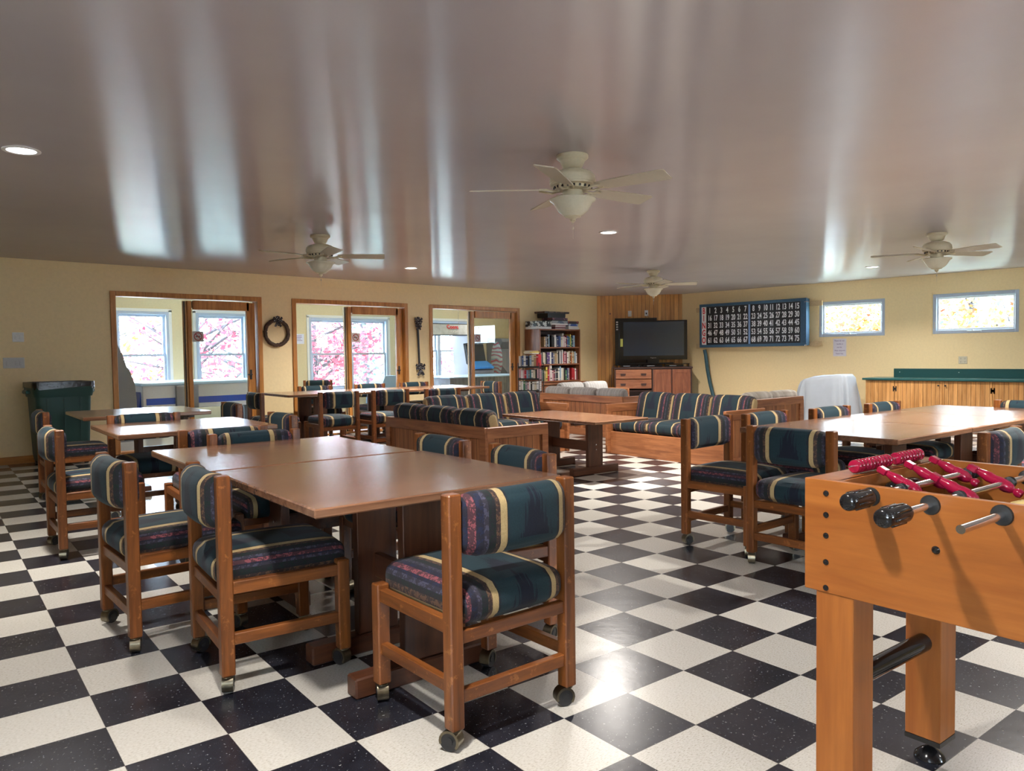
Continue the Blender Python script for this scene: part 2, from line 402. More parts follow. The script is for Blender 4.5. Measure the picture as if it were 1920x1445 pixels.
# ------------------------------------------------------------------ sliding glass doors in the left wall
gm = glass(); dark = plain('black_metal', (.02, .02, .022), .4); alu = plain('aluminium_edge', (.55, .50, .44), .35, .6)
sticker_grey = plain('sticker_grey', (.50, .47, .44), .5); sticker_red = plain('sticker_red', (.35, .03, .03), .5)
steel = plain('brushed_steel', (.62, .62, .64), .25, 1.0)
def sliding_door(i, a, b, mx):
    d = thing('door_%d' % i, '', 'door', (0, 0, 0)); del d['label']; del d['category']; struct(d)
    mb = MB(); T = .065; y0, y1 = YL-.025, YL+.15; yc, yd = (y0+y1)/2, y1-y0
    mb.box((a+T/2, yc, DH/2), (T, yd, DH), .004); mb.box((b-T/2, yc, DH/2), (T, yd, DH), .004)
    mb.box(((a+b)/2, yc, DH-T/2), (b-a-2*T, yd, T), .004)
    mb.box(((a+b)/2, yc, .012), (b-a-2*T, yd, .024))
    mb.build('door_frame', trimwood('z'), d)
    # the near sliding panel, right half
    p0, p1 = mx, b-T-.02; S = .055; RS = .12; ztop = 2.01; zt = 1.905; zb = .22; py = YL+.055
    mb = MB()
    mb.box((p0+S/2, py, ztop/2+.012), (S, .045, ztop-.02), .003)
    mb.box((p1-RS/2, py, ztop/2+.012), (RS, .045, ztop-.02), .003)
    mb.box(((p0+p1)/2, py, (ztop+zt)/2), (p1-p0-S-RS+.01, .045, ztop-zt+.02), .003)
    mb.box(((p0+p1)/2, py, (zb+.03)/2+.01), (p1-p0-S-RS+.01, .045, zb-.03), .003)
    fr = mb.build('door_panel_frame', trimwood('z'), d)
    mb = MB(); mb.box(((p0+S+p1-RS)/2, py, (zt+zb)/2), (p1-RS-p0-S, .008, zt-zb)); mb.build('glass_pane', gm, d, smooth=False)
    # the far panel slid open behind it; its stile shows as a pale strip
    mb = MB(); q = p0-.012; py2 = YL+.11
    mb.box((q, py2, ztop/2+.012), (.05, .04, ztop-.02), .003); mb.box((p1-.03, py2, ztop/2+.012), (.06, .04, ztop-.02), .003)
    mb.box(((q+p1)/2, py2, zt+.06), (p1-q-.1, .04, .09)); mb.box(((q+p1)/2, py2, .14), (p1-q-.1, .04, .16))
    mb.build('rear_panel_frame', plain('pale_wood_edge', (.50, .36, .20), .5, var=.1), d)
    mb = MB(); mb.box((q-.012, py2-.026, ztop/2+.012), (.012, .012, ztop-.03)); mb.build('weather_strip', dark, d)
    mb = MB(); mb.cyl((p1-RS-.02, py-.05, .98), (p1-RS+.05, py-.05, .98), .009, n=10); mb.cyl((p1-RS+.04, py-.05, .98), (p1-RS+.04, py, .98), .009, n=10)
    mb.box((p1-RS+.04, py-.026, .98), (.03, .008, .14), .002); mb.build('door_handle', dark, d)
    # no smoking sign
    sx0 = p0+S+.085; mb = MB(); mb.box((sx0, py-.007, 1.525), (.155, .004, .145), .001); st = mb.build('no_smoking_sign', sticker_grey, d)
    mb = MB(); mb.rings([[(sx0+r*math.cos(k*math.pi/16), py-yy, 1.525+r*math.sin(k*math.pi/16)) for k in range(32)] for r, yy in ((.058, .009), (.058, .0105), (.046, .0105), (.046, .009))], cap=False)
    mb.box((sx0, py-.0100, 1.525), (.10, .0015, .011), rot=Matrix.Rotation(R(45), 3, 'Y'))
    mb.build('prohibition_ring', sticker_red, st)
    mb = MB(); mb.box((sx0-.002, py-.0093, 1.525), (.062, .001, .012)); mb.build('cigarette', plain('ink_black', (.02, .02, .02), .5), st)
for i, ((a, b), mx) in enumerate(zip(DOORS, (3.965, 6.475, 9.06))): sliding_door(i+1, a, b, mx)
# ------------------------------------------------------------------ sunroom behind the doors
YB = 14.0; ZS = 2.62
SW = wall_mat('sunroom_wall_paint', (.66, .55, .33))
WS = [(4.00, 4.88, .53, 2.05), (5.35, 6.31, .53, 2.05), (7.60, 9.49, .53, 2.02), (9.92, 11.86, .62, 2.02)]
wall_x('wall_sunroom_far', YB, YB+.15, .8, 15.6, WS, ZS, SW)
for nm, x in (('wall_sunroom_left', .8), ('wall_sunroom_right', 15.6)):
    mb = MB(); mb.box((x+(-.06 if x < 5 else .06), (YL+.14+YB+.15)/2, ZS/2), (.12, YB+.15-YL-.14, ZS)); struct(mb.build(nm, SW, smooth=False))
mb = MB(); mb.box((8.2, (YL+.14+YB)/2, -.03), (14.8, YB-YL-.14, .06)); struct(mb.build('floor_sunroom', plain('sunroom_vinyl', (.42, .40, .40), .22, var=.06), smooth=False))
mb = MB(); mb.box((8.2, (YL+.14+YB+.15)/2, ZS+.03), (15.0, YB+.15-YL-.14, .06)); struct(mb.build('ceiling_sunroom', plain('sunroom_ceiling', (.72, .68, .56), .5), smooth=False))
mb = MB(); mb.box((14.26, YL+.07, ZS/2), (2.7, .14, ZS)); struct(mb.build('wall_sunroom_near', SW, smooth=False))
mb = MB(); mb.box((8.2, YL+.07, (H+ZS)/2+.031), (14.8, .139, ZS-H-.0)); struct(mb.build('trim_1', SW, smooth=False))
winmat = plain('backlit_vinyl_frame', (.46, .53, .64), .35)  # white vinyl coloured blue-grey, with its backlit shade in the colour
def hung(i, a, b, z0, z1, n):
    d = D.objects.new('window_%d' % i, None); COL.objects.link(d); struct(d)
    mb = MB(); F = .05; y = YB+.04
    mb.box((a+F/2, y, (z0+z1)/2), (F, .12, z1-z0), .004); mb.box((b-F/2, y, (z0+z1)/2), (F, .12, z1-z0), .004)
    mb.box(((a+b)/2, y, z1-F/2), (b-a-2*F, .12, F), .004); mb.box(((a+b)/2, y, z0+F/2), (b-a-2*F, .12, F), .004)
    if n == 2: mb.box(((a+b)/2, y, (z0+z1)/2), (.09, .12, z1-z0-2*F), .004)
    mb.build('window_frame', winmat, d)
    wds = [(a+F, b-F)] if n == 1 else [(a+F, (a+b)/2-.045), ((a+b)/2+.045, b-F)]
    zm = z0+(z1-z0)*.50
    for (p, q) in wds:
        for (u, v, yy) in ((zm-.02, z1-F, y+.03), (z0+F, zm+.02, y-.01)):
            mb = MB(); s = .04
            mb.box((p+s/2, yy, (u+v)/2), (s, .03, v-u)); mb.box((q-s/2, yy, (u+v)/2), (s, .03, v-u))
            mb.box(((p+q)/2, yy, v-s/2), (q-p-2*s, .03, s)); mb.box(((p+q)/2, yy, u+s/2), (q-p-2*s, .03, s))
            sh = mb.build('sash', winmat, d)
            mb = MB(); mb.box(((p+q)/2, yy, (u+v)/2), (q-p-2*s, .006, v-u-2*s)); mb.build('pane', gm, sh, smooth=False)
    mb = MB(); mb.box(((a+b)/2, YB-.03, z0-.015), (b-a+.08, .07, .03), .004)
    for x in (a-.025, b+.025): mb.box((x, YB-.008, (z0+z1)/2), (.05, .016, z1-z0+.05))
    mb.box(((a+b)/2, YB-.008, z1+.025), (b-a+.1, .016, .05))
    mb.build('window_casing', plain('white_casing', (.80, .80, .76), .4), d)
for i, (a, b, z0, z1) in enumerate(WS): hung(i+1, a, b, z0, z1, 2 if i > 1 else 1)
def awning(i, a, b, z0, z1):
    d = D.objects.new('window_%d' % i, None); COL.objects.link(d); struct(d)
    x = XR+.045; F = .055
    mb = MB()
    for (yc, zc, w_, h_) in ((a+F/2, (z0+z1)/2, F, z1-z0), (b-F/2, (z0+z1)/2, F, z1-z0), ((a+b)/2, z1-F/2, b-a-2*F, F), ((a+b)/2, z0+F/2, b-a-2*F, F)):
        mb.box((x, yc, zc), (.08, w_, h_), .005)
    mb.build('window_frame', winmat, d)
    mb = MB(); s = .03; A, B_, Z0_, Z1_ = a+F, b-F, z0+F, z1-F
    for (yc, zc, w_, h_) in ((A+s/2, (z0+z1)/2, s, Z1_-Z0_), (B_-s/2, (z0+z1)/2, s, Z1_-Z0_), ((a+b)/2, Z1_-s/2, B_-A-2*s, s), ((a+b)/2, Z0_+s/2, B_-A-2*s, s)):
        mb.box((x+.015, yc, zc), (.04, w_, h_), .003)
    sh = mb.build('sash', plain('white_sash', (.84, .88, .90), .3), d)
    mb = MB(); mb.box((x+.02, (a+b)/2, (z0+z1)/2), (.006, B_-A-2*s, Z1_-Z0_-2*s)); mb.build('pane', gm, sh, smooth=False)
    mb = MB(); mb.box((x-.048, (a+b)/2, z0+.030), (.02, .20, .022), .004); mb.cyl((x-.07, (a+b)/2+.02, z0+.045), (x-.04, (a+b)/2+.02, z0+.045), .012, n=10); mb.build('crank_operator', plain('operator_grey', (.55, .57, .6), .4), d)
    mb = MB(); mb.box((x-.045, b-.03, z0+.14), (.012, .012, .10), .002); mb.build('sash_lock', alu, d)
awning(5, *WR[0]); awning(6, *WR[1])
# recess lining of each high window
mb = MB()
for a, b, z0, z1 in WR: mb.box((XR-.006, b+.035, (z0+z1)/2), (.012, .05, z1-z0+.06))
struct(mb.build('trim_2', WM))
# ------------------------------------------------------------------ outside ground
mb = MB(); mb.poly([(-30, YB+.3, -.5), (60, YB+.3, -.5), (60, 60, -1.5), (-30, 60, -1.5)]); mb.poly([(XR+.4, -30, -.3), (60, -30, -1), (60, YB+.3, -1), (XR+.4, YL+.3, -.3)])
g = mb.build('ground', plain('leafy_ground', (.48, .54, .46), .9, var=.4, bs=1.5), smooth=False); struct(g)
# ------------------------------------------------------------------ room lamps (recessed downlights)
lampm = plain('lamp_glow', (1, .97, .93), .5, emis=14)
def downlight(x, y, label):
    pw = .9 if x*x+y*y < 34 else (1.3 if x > 11 else 2.0)
    t = thing('recessed_light', label, 'ceiling light', (x, y, H), 0, 'recessed downlights in the ceiling')
    mb = MB(); mb.lathe([(.075, -.001), (.098, -.001), (.098, -.007), (.088, -.010), (.075, -.006)], n=32, cap=False); mb.rings([[(.075*math.cos(k*math.pi/16), .075*math.sin(k*math.pi/16), -.001) for k in range(32)], [(.075*math.cos(k*math.pi/16), .075*math.sin(k*math.pi/16), -.006) for k in range(32)]], cap=False)
    mb.build('trim_ring', plain('white_trim', (.8, .8, .8), .4), t)
    mb = MB(); mb.lathe([(.0746, -.0015), (.0746, -.0035)], n=32); mb.build('lamp_lens', lampm, t)
    ld = D.lights.new('downlight', 'AREA'); ld.shape = 'DISK'; ld.size = .13; ld.energy = LAMP_W*pw; ld.color = (1, .94, .87); ld.spread = R(142)
    lo = D.objects.new('lamp_light', ld); COL.objects.link(lo); lo.parent = t; lo.location = (0, 0, -.014)
for x, y, l in [(1.012, 5.166, 'recessed downlight above the left tables, nearest the left edge of the photo'), (6.031, 4.951, 'recessed downlight beyond the big central ceiling fan'),
                (6.291, 8.675, 'recessed downlight near the three sliding doors'), (11.636, 4.57, 'recessed downlight near the fan by the high windows'),
                (.75, 1.4, 'recessed downlight overhead just behind the near tables'), (5.8, 1.15, 'added unseen downlight overhead above the right-hand table row'),  # lamp over the right-hand row is added out of view for its light
                (.6, -2.4, 'added unseen downlight behind the viewpoint on the left'), (5.6, -2.6, 'added unseen downlight behind the viewpoint on the right'), (10.75, 7.85, 'recessed downlight hidden behind the farthest ceiling fan, in front of the television'), (11.2, .8, 'added unseen downlight over the far end of the pine cabinets')]:  # lamps behind the viewpoint and over the cabinets are added, unseen, for brightness
    downlight(x, y, l)
# ------------------------------------------------------------------ dining chairs
brass = plain('antique_brass', (.20, .175, .125), .32, 1.0, var=.15); rubber = plain('black_rubber', (.018, .018, .02), .45)
def caster_into(p, ang, par):
    c, s = math.cos(ang), math.sin(ang); ax = Vector((c, s, 0)); P = Vector(p)
    off = Vector((-s, c, 0))*.012
    mb = MB(); mb.cyl(P+(0, 0, .052) if False else P+Vector((0, 0, .052)), P+Vector((0, 0, .070)), .009, n=10)
    mb.lathe([(.012, .060), (.020, .062), (.020, .066), (.012, .068)], P, 14)
    C0 = P+off+Vector((0, 0, .0335))
    def ring(off_, r0, r1): return [C0+ax*off_+(Vector((-s, c, 0))*math.cos(k*math.pi/9)+Vector((0, 0, 1))*math.sin(k*math.pi/9))*(r0) for k in range(-1, 12)]
    mb.rings([ring(-.020, .026, 0), ring(-.020, .034, 0), ring(.020, .034, 0), ring(.020, .026, 0)], closed=False)
    mb.rings([ring(-.0195, .026, 0), ring(-.0195, .0325, 0), ring(.0195, .0325, 0), ring(.0195, .026, 0)], closed=False)
    h = mb.build('caster', brass, par)
    mb = MB(); mb.cyl(C0-ax*.0175, C0+ax*.0175, .0322, n=18); mb.cyl(C0-ax*.0205, C0+ax*.0205, .013, n=12); mb.build('caster_wheel', rubber, h)
def make_chair(label, group):
    t = thing('dining_chair', label, 'chair', group=group)
    hx, hy, S = .238, .222, .048
    for sx_ in (-1, 1):
        mb = MB(); mb.box((sx_*hx, -hy, .4325), (S, S, .729), .0045); mb.build('back_post', chairwood('z'), t)
        mb = MB(); mb.box((sx_*hx, hy, .246), (S, S, .356), .0045); mb.build('front_leg', chairwood('z'), t)
        mb = MB(); mb.box((sx_*(hx+.002), 0, .386), (.030, 2*hy-S+.004, .046), .003); mb.build('side_rail', chairwood('y'), t)
        mb = MB(); mb.box((sx_*hx, 0, .197), (.028, 2*hy-S+.004, .042), .003); mb.build('side_stretcher', chairwood('y'), t)
    for sy_, nm, z in ((-1, 'back_rail', .350), (1, 'front_rail', .375), (-1, 'back_stretcher', .165)):
        mb = MB(); mb.box((0, sy_*hy, z), (2*hx-S+.004, .028, .042), .003); mb.build(nm, chairwood('x'), t)
    fb = fabric('chair_fabric', 'chair', .70)
    mb = MB(); mb.cushion((0, .005, .436), (.436, .50, .112), .045, seg=10, bulge=(0, .006, .016)); mb.build('seat_cushion', fb, t)
    mb = MB(); mb.cushion((0, -.215, .697), (.430, .100, .196), .047, seg=12, bulge=(0, .004, .004), bow=.034); mb.build('back_cushion', fb, t)
    for (x, y, a) in ((-hx, -hy, .5), (hx, -hy, 1.2), (-hx, hy, -.4), (hx, hy, 2.0)): caster_into((x, y, 0), a, t)
    return t
# (middle of the back posts x, y, facing direction in degrees, label)
G = 'dining chairs in striped southwestern fabric'
CH = [
 (1.150, 2.945, -9, 'striped dining chair at the left side of the table nearest the camera'),
 (1.010, 3.600, -3, 'striped dining chair at the left side of the second left table'),
 (1.190, 5.500, -5, 'striped dining chair at the left end of the third left table'),
 (1.535, 7.440, -6, 'striped dining chair nearest the dark green trash bin'),
 (1.684, 1.797, 86, 'striped dining chair standing nearest the camera with its back to it'),
 (2.375, 2.470, 167, 'striped dining chair on the far right side of the front table, nearer of the two'),
 (2.450, 3.140, 171, 'striped dining chair on the right side of the second table, beside the striped sofa back'),
 (1.910, 4.600, 82, 'striped dining chair facing the third left table, back to the second table'),
 (1.930, 4.215, 263, 'striped dining chair tucked in at the far edge of the second left table'),
 (1.990, 6.300, 264, 'striped dining chair between the third and the farthest left tables'),
 (3.030, 7.110, 173, 'striped dining chair at the right end of the farthest left table'),
 (2.690, 5.400, 173, 'striped dining chair at the right end of the third left table'),
 (4.120, 8.950, -7, 'striped dining chair at the left end of the glass-door table row'),
 (4.820, 8.180, 84, 'striped dining chair leftmost on the near side of the glass-door table row'),
 (5.500, 8.080, 84, 'striped dining chair in the middle on the near side of the glass-door table row'),
 (6.100, 7.780, 82, 'striped dining chair directly behind the far striped sofa'),
 (5.600, 10.180, 265, 'striped dining chair leftmost on the far side of the row, before the middle glass door'),
 (6.480, 10.080, 265, 'striped dining chair across the row before the right half of door two'),
 (7.260, 10.000, 265, 'striped dining chair on the far side of the row under the hanging black arrow decoration'),
 (8.100, 9.080, 174, 'striped dining chair at the right end of the row before the third glass door'),
 (7.000, 12.60, 240, 'striped dining chair standing in the sunroom beyond the middle glass door'),
 (4.330, 2.740, 268, 'striped dining chair at the back left corner of the right-hand tables, nearest the open floor'),
 (4.900, 2.640, 266, 'striped dining chair between the sofa side and the right-hand tables'),
 (3.950, 1.985, -4, 'striped dining chair between the foosball table and the left end of the right-hand tables'),
 (5.600, 2.500, 265, 'striped dining chair in front of the sheet-draped machine across the right-hand tables'),
 (6.330, 2.400, 265, 'striped dining chair before the first pine cabinet doors across the right-hand tables'),
 (7.080, 1.560, 174, 'striped dining chair at the far end of the right-hand tables by the pine cabinets'),
 (4.560, 1.140, 87, 'striped dining chair just behind the foosball table, back turned to it'),
 (5.850, 1.060, 86, 'striped dining chair seen only by its seat at the right edge of the photo'),
]
proto = None
for x, y, h, l in CH:
    a = R(h); loc = (x+.222*math.cos(a), y+.222*math.sin(a), 0); rz = a-math.pi/2
    if proto is None: proto = make_chair(l, G); proto.location = loc; proto.rotation_euler = (0, 0, rz)
    else: dup(proto, loc, rz, l)
# ------------------------------------------------------------------ trestle tables
A0 = -TH
def trestle(x, y, sx, sy, label, group, z=.74, th=.032, feet=(-.26, .26), turn=0, rz=None, slab=.18, footl=.60):
    """feet = offsets of the two trestles along local y (or x when turned)"""
    t = thing('trestle_table', label, 'table', (x, y, 0), A0 if rz is None else rz, group)
    mb = MB(); mb.box((0, 0, z-th/2), (sx, sy, th), .005); mb.build('tabletop', tablewood('x'), t)
    Q = Matrix.Rotation(R(90), 3, 'Z') if turn else Matrix.Identity(3)
    zt = z-th
    for f in feet:
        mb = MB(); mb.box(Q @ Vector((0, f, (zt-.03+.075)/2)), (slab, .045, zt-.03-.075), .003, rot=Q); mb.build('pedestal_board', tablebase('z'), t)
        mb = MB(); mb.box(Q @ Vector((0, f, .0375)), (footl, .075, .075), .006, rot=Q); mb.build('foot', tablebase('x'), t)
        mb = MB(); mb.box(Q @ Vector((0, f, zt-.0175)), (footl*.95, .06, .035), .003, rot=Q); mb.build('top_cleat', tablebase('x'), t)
    mb = MB(); m = (feet[0]+feet[1])/2; mb.box(Q @ Vector((0, m, zt*.50)), (.03, feet[1]-feet[0]-.045, .10), .003, rot=Q)
    for f in feet:
        for dz in (-.025, .025):
            e = .026 if f > m else -.026
            mb.cyl(Q @ Vector((0, f+e*.85, zt*.50+dz)), Q @ Vector((0, f+e*1.15, zt*.50+dz)), .007, n=8, mi=1)
    mb.build('stretcher', [tablebase('y'), steel], t)
    return t
TG = 'square wooden trestle tables'
trestle(1.745, 2.640, 1.03, 1.06, 'square wooden trestle table nearest the camera on the left', TG, feet=(-.31, .07))
trestle(1.822, 3.677, 1.03, .975, 'square wooden trestle table pushed against the far side of the front-most one', TG, turn=1, feet=(-.38, .02))
trestle(2.060, 5.690, 1.04, 1.00, 'square wooden trestle table third from the camera in the left-hand column', TG, turn=1, feet=(-.40, .0))
trestle(2.330, 7.560, 1.04, 1.02, 'square wooden trestle table farthest in the left-hand column, by the first glass door', TG, turn=1, feet=(-.40, .0))
trestle(5.150, 9.440, 1.05, 1.00, 'leftmost square table of the row in front of the glass doors', TG)
trestle(6.200, 9.335, 1.045, 1.00, 'middle square table of the row in front of the glass doors', TG)
trestle(7.245, 9.230, 1.045, 1.00, 'rightmost square table of the row in front of the glass doors', TG)
trestle(4.745, 1.975, .919, .99, 'wooden trestle table at the near left end of the right-hand row', TG)
trestle(5.667, 1.882, .919, .99, 'middle wooden trestle table of the right-hand row', TG)
trestle(6.589, 1.789, .919, .99, 'wooden trestle table at the far end of the right-hand row by the pine cabinets', TG)
t = trestle(5.930, 5.380, .74, 1.46, 'low rectangular wooden coffee table between the two facing striped sofas', None, z=.57, th=.03, feet=(-.33, .33), slab=.20, footl=.62)
t['category'] = 'coffee table'; t.name = 'coffee_table'
# ------------------------------------------------------------------ sofas
def sofa(x, y, face, L_, label, kind='stripe', n=3, dp=.70, backh=.70, zr=.60, group='wooden box sofas with loose cushions', cat='sofa', cush=None):
    a = R(face)-math.pi/2
    t = thing('box_sofa', label, cat, (x, y, 0), a, group)
    hw, hd = L_/2, dp/2
    # back: frame + recessed boards
    mb = MB(); mb.box((0, -hd+.02, zr-.05), (L_-.02, .04, .10), .004); mb.box((0, -hd+.02, .05), (L_-.02, .036, .10), .003)
    for s in (-1, 1): mb.box((s*(hw-.045), -hd+.02, zr/2-.02), (.085, .038, zr-.06), .003)
    mb.build('back_frame', sofawood('x'), t)
    mb = MB(); mb.box((0, -hd+.029, zr/2), (L_-.14, .014, zr-.10)); mb.build('back_boards', sofaplank('x'), t)
    for s in (-1, 1):
        mb = MB(); X = s*(hw-.02)
        mb.box((X, .01, zr-.05), (.04, dp-.02, .10), .006); mb.box((X, .01, .05), (.036, dp-.02, .10), .003)
        for yy in (-hd+.065, hd-.035): mb.box((X, yy, zr/2-.02), (.038, .07, zr-.06), .003)
        mb.build('side_frame', sofawood('y'), t)
        mb = MB(); mb.box((s*(hw-.029), .01, zr/2), (.014, dp-.10, zr-.10)); mb.build('side_boards', sofaplank('y'), t)
    mb = MB(); mb.box((0, hd-.06, .135), (L_-.085, .03, .27), .003); mb.build('front_board', sofawood('x'), t)
    mb = MB(); mb.box((0, .0, .262), (L_-.09, dp-.12, .02)); mb.build('seat_deck', sofawood('x'), t)
    if kind == 'stripe': fm = fabric('sofa_fabric', 'sofa', (L_-.09)/n)
    else: fm = cush
    cw = (L_-.09)/n
    for i in range(n):
        cx = -hw+.045+cw*(i+.5)
        mb = MB(); mb.cushion((0, 0, 0), (cw-.006, dp-.16, .14), .055, seg=10, bulge=(0, .01, .022))
        mb.build('seat_cushion', fm, t, loc=(cx, .03, .345))
        mb = MB(); mb.cushion((0, 0, 0), (cw-.006, .15, .42), .062, seg=10, bulge=(0, .02, .008), rot=Matrix.Rotation(R(14), 3, 'X'))
        mb.build('back_cushion', fm, t, loc=(cx, -hd+.155, backh-.205))
    return t
FE = -math.degrees(TH)
sofa(4.675, 5.676, FE, 1.76, 'striped box sofa in front on the left, its plank back and side to the camera', backh=.735)
sofa(6.180, 6.870, FE-90, 1.80, 'striped box sofa at the far end of the coffee table, facing the camera', backh=.735)
sofa(7.430, 5.050, FE+180, 1.77, 'striped box sofa to the right of the coffee table, facing left', backh=.725)
grey = stripey('grey_upholstery', (.16, .145, .14), (.31, .29, .27)); pale = stripey('pale_upholstery', (.19, .18, .175), (.34, .33, .315))
cream = stripey('cream_upholstery', (.38, .32, .25), (.64, .59, .51), 14)
sofa(8.930, 7.620, FE, 1.83, 'wooden box sofa with grey ribbed cushions, its back to the striped sofas', 'plain', cush=grey, backh=.70)
sofa(10.10, 8.720, FE-90, 1.24, 'small box sofa with pale grey cushions near the bookcase', 'plain', n=2, cush=pale, backh=.715, dp=.66)
sofa(9.440, 5.300, FE+90, 1.24, 'small box sofa with cream cushions, its plank back to the right-hand tables', 'plain', n=2, cush=cream, backh=.68, dp=.82)
# ------------------------------------------------------------------ foosball table
lam = wood('laminate_', 'y', (.27, .076, .012), (.43, .145, .028), .38, sc=.45)
lamz = wood('laminate_', 'z', (.27, .076, .012), (.43, .145, .028), .38, sc=.45)
gblack = plain('gloss_black', (.012, .012, .013), .14); chrome = plain('chrome_rod', (.75, .75, .76), .14, 1.0)
red = plain('glossy_red_plastic', (.36, .008, .045), .14); yel = plain('glossy_yellow_plastic', (.72, .55, .22), .2)
# local frame: x across (away from camera), y towards the far left end; the near left top corner is the origin
ft = thing('foosball_table', 'orange wood-grain foosball table cut off by the right edge of the photo', 'foosball table', (1.902, .915, 0), A0)
FW, FL, ZT, ZB = .600, 1.22, .89, .602
mb = MB(); mb.box((.009, -FL/2, (ZT+ZB)/2), (.018, FL, ZT-ZB), .0015); s1 = mb.build('side_panel', lam, ft)
mb = MB(); mb.box((FW-.009, -FL/2, (ZT+ZB)/2), (.018, FL, ZT-ZB), .0015); mb.build('side_panel', lam, ft)
for yy in (-.009, -FL+.009):
    mb = MB(); mb.box((FW/2, yy, (ZT+ZB)/2), (FW-.036, .018, ZT-ZB-.002)); mb.build('end_panel', lam, ft)
for yy in (-.0525, -FL+.0525):
    mb = MB(); mb.box((FW/2, yy, ZT-.008), (FW-.036, .069, .016)); s_ = yy-.0345 if yy > -.5 else yy+.0345; mb.box((FW/2, s_, ZT-.10), (FW-.036, .014, .20)); mb.build('end_shelf', lam, ft)
field = plain('playfield_green', (.012, .040, .038), .3)
mb = MB(); mb.box((FW/2, -FL/2, ZT-.205), (FW-.04, FL-.19, .012)); mb.build('playfield', field, ft)
mb = MB()
mb.box((FW/2, -.0955, ZT-.135), (.20, .006, .10)); mb.build('goal_mouth', gblack, ft)
mb = MB(); mb.sharp = 60; mb.cushion((.285, -.118, ZT-.060), (.155, .045, .075), .020, seg=6); mb.build('ball_cup', gblack, ft)
for k in (.034, .089, .142, .210, .276):
    mb = MB(); mb.lathe([(.0005, -.0055), (.005, -.0045), (.0078, -.001), (.0078, .001)], (0, -.059, ZT-k), 14, ax='x'); mb.build('bolt_cap', gblack, s1)
for yy in (-.325, -.90):
    mb = MB(); mb.lathe([(.0005, -.0065), (.006, -.0055), (.0095, -.001), (.0095, .001)], (0, yy, ZT-.127), 16, ax='x'); mb.build('bolt_cap', gblack, s1)
def man(mb, c, lean, mi=0):      # foosball player hanging on the rod, lean = rotation about the rod (x)
    c = Vector(c); Q = Matrix.Rotation(lean, 4, 'X')
    t_ = bmesh.new(); q = MB()
    q.lathe([(.002, .052), (.010, .050), (.0125, .042), (.010, .034), (.0065, .030), (.012, .024), (.0165, .012), (.0165, -.008), (.013, -.024), (.0145, -.036), (.012, -.048), (.009, -.060), (.0075, -.068)], n=12)
    q.box((0, 0, -.078), (.024, .017, .026), .003)
    q.box((0, .004, -.010), (.036, .014, .018), .004)
    tmp = q.bm; mb.merge(tmp, Matrix.Translation(c) @ Q, mi)
RY = [-.175, -.312, -.458, -.60, -.74, -.88, -1.02, -1.14]
TEAM = [0, 0, 1, 0, 1, 0, 1, 1]; MEN = [3, 2, 3, 5, 5, 3, 2, 3]; MX = {0: (.20, .35, .50), 1: (.19, .41)}
HX = [.0, -.10, None, -.06, -.05, -.12, -.04, -.07]
LEANS = [R(116), R(116), R(70), R(-20), R(30), R(10), R(-40), R(0)]
for k, y in enumerate(RY):
    zr_ = ZT-.026; own = TEAM[k] == 0 or k == 2
    e0 = [-.03, -.16, -.202, -.12, -.12, -.16, -.10, -.13][k]; e1 = FW+[.10, .10, .16, .15, .13, .1, .12, .1][k]
    mb = MB(); mb.cyl((e0, y, zr_), (e1, y, zr_), .0092, n=16); rod = mb.build('rod', chrome, ft)
    for s, x in ((-1, 0), (1, FW)):
        mb = MB(); mb.lathe([(.010, -.004), (.021, -.004), (.023, 0), (.021, .002)] if s < 0 else [(.021, -.002), (.023, 0), (.021, .004), (.010, .004)], (x, y, zr_), 20, ax='x')
        q = x+(.018 if s < 0 else -.018)
        mb.lathe([(.012, q), (.020, q), (.020, q-s*.010), (.016, q-s*.012), (.016, q-s*.022), (.012, q-s*.024)] if s < 0 else [(.012, q-.024), (.016, q-.022), (.016, q-.012), (.020, q-.010), (.020, q), (.012, q)], (0, y, zr_), 18, ax='x')
        mb.build('rod_bearing', plain('matte_black', (.02, .02, .02), .5), ft)
    if k in (0, 1, 3, 5):
        hx0 = [-.036, -.150, 0, -.11, 0, -.15][k]-.0
        x1 = {0: -.006, 1: -.116, 3: -.06, 5: -.10}[k]; x0 = x1-.108
        prof = [(.0005, x0), (.0165, x0+.001), (.0205, x0+.007), (.0212, x0+.02), (.0224, x0+.055), (.0212, x0+.090), (.0216, x0+.096), (.0185, x0+.106), (.010, x0+.108)]
        mb = MB(); mb.sharp = 60; mb.lathe(prof, (0, y, zr_), 28, ax='x')
        for q in range(8):
            a = q*math.pi/4+.2; mb.box((x0+.054, y+.0214*math.cos(a), zr_+.0214*math.sin(a)), (.064, .005, .006), .0018, rot=Matrix.Rotation(a, 3, 'X'))
        mb.build('handle', gblack, rod)
    n = MEN[k]; sp = .195 if n == 3 else (.21 if n == 2 else .11)
    for i in range(n):
        xx = MX[k][i] if k in MX else FW/2+(i-(n-1)/2)*sp
        mb = MB(); man(mb, (xx, y, zr_), LEANS[k]); mb.build('player_figure', red if TEAM[k] == 0 else yel, rod)
    mb = MB(); 
    for x in ((.155, .545) if k == 0 else (.155, .46) if k == 1 else (FW/2-(n-1)/2*sp-.045, FW/2+(n-1)/2*sp+.045)):
        mb.lathe([(.010, -.012), (.015, -.010), (.012, -.003), (.015, .003), (.012, .008), (.010, .012)], (x, y, zr_), 14, ax='x')
    mb.build('rod_bumper', rubber, rod)
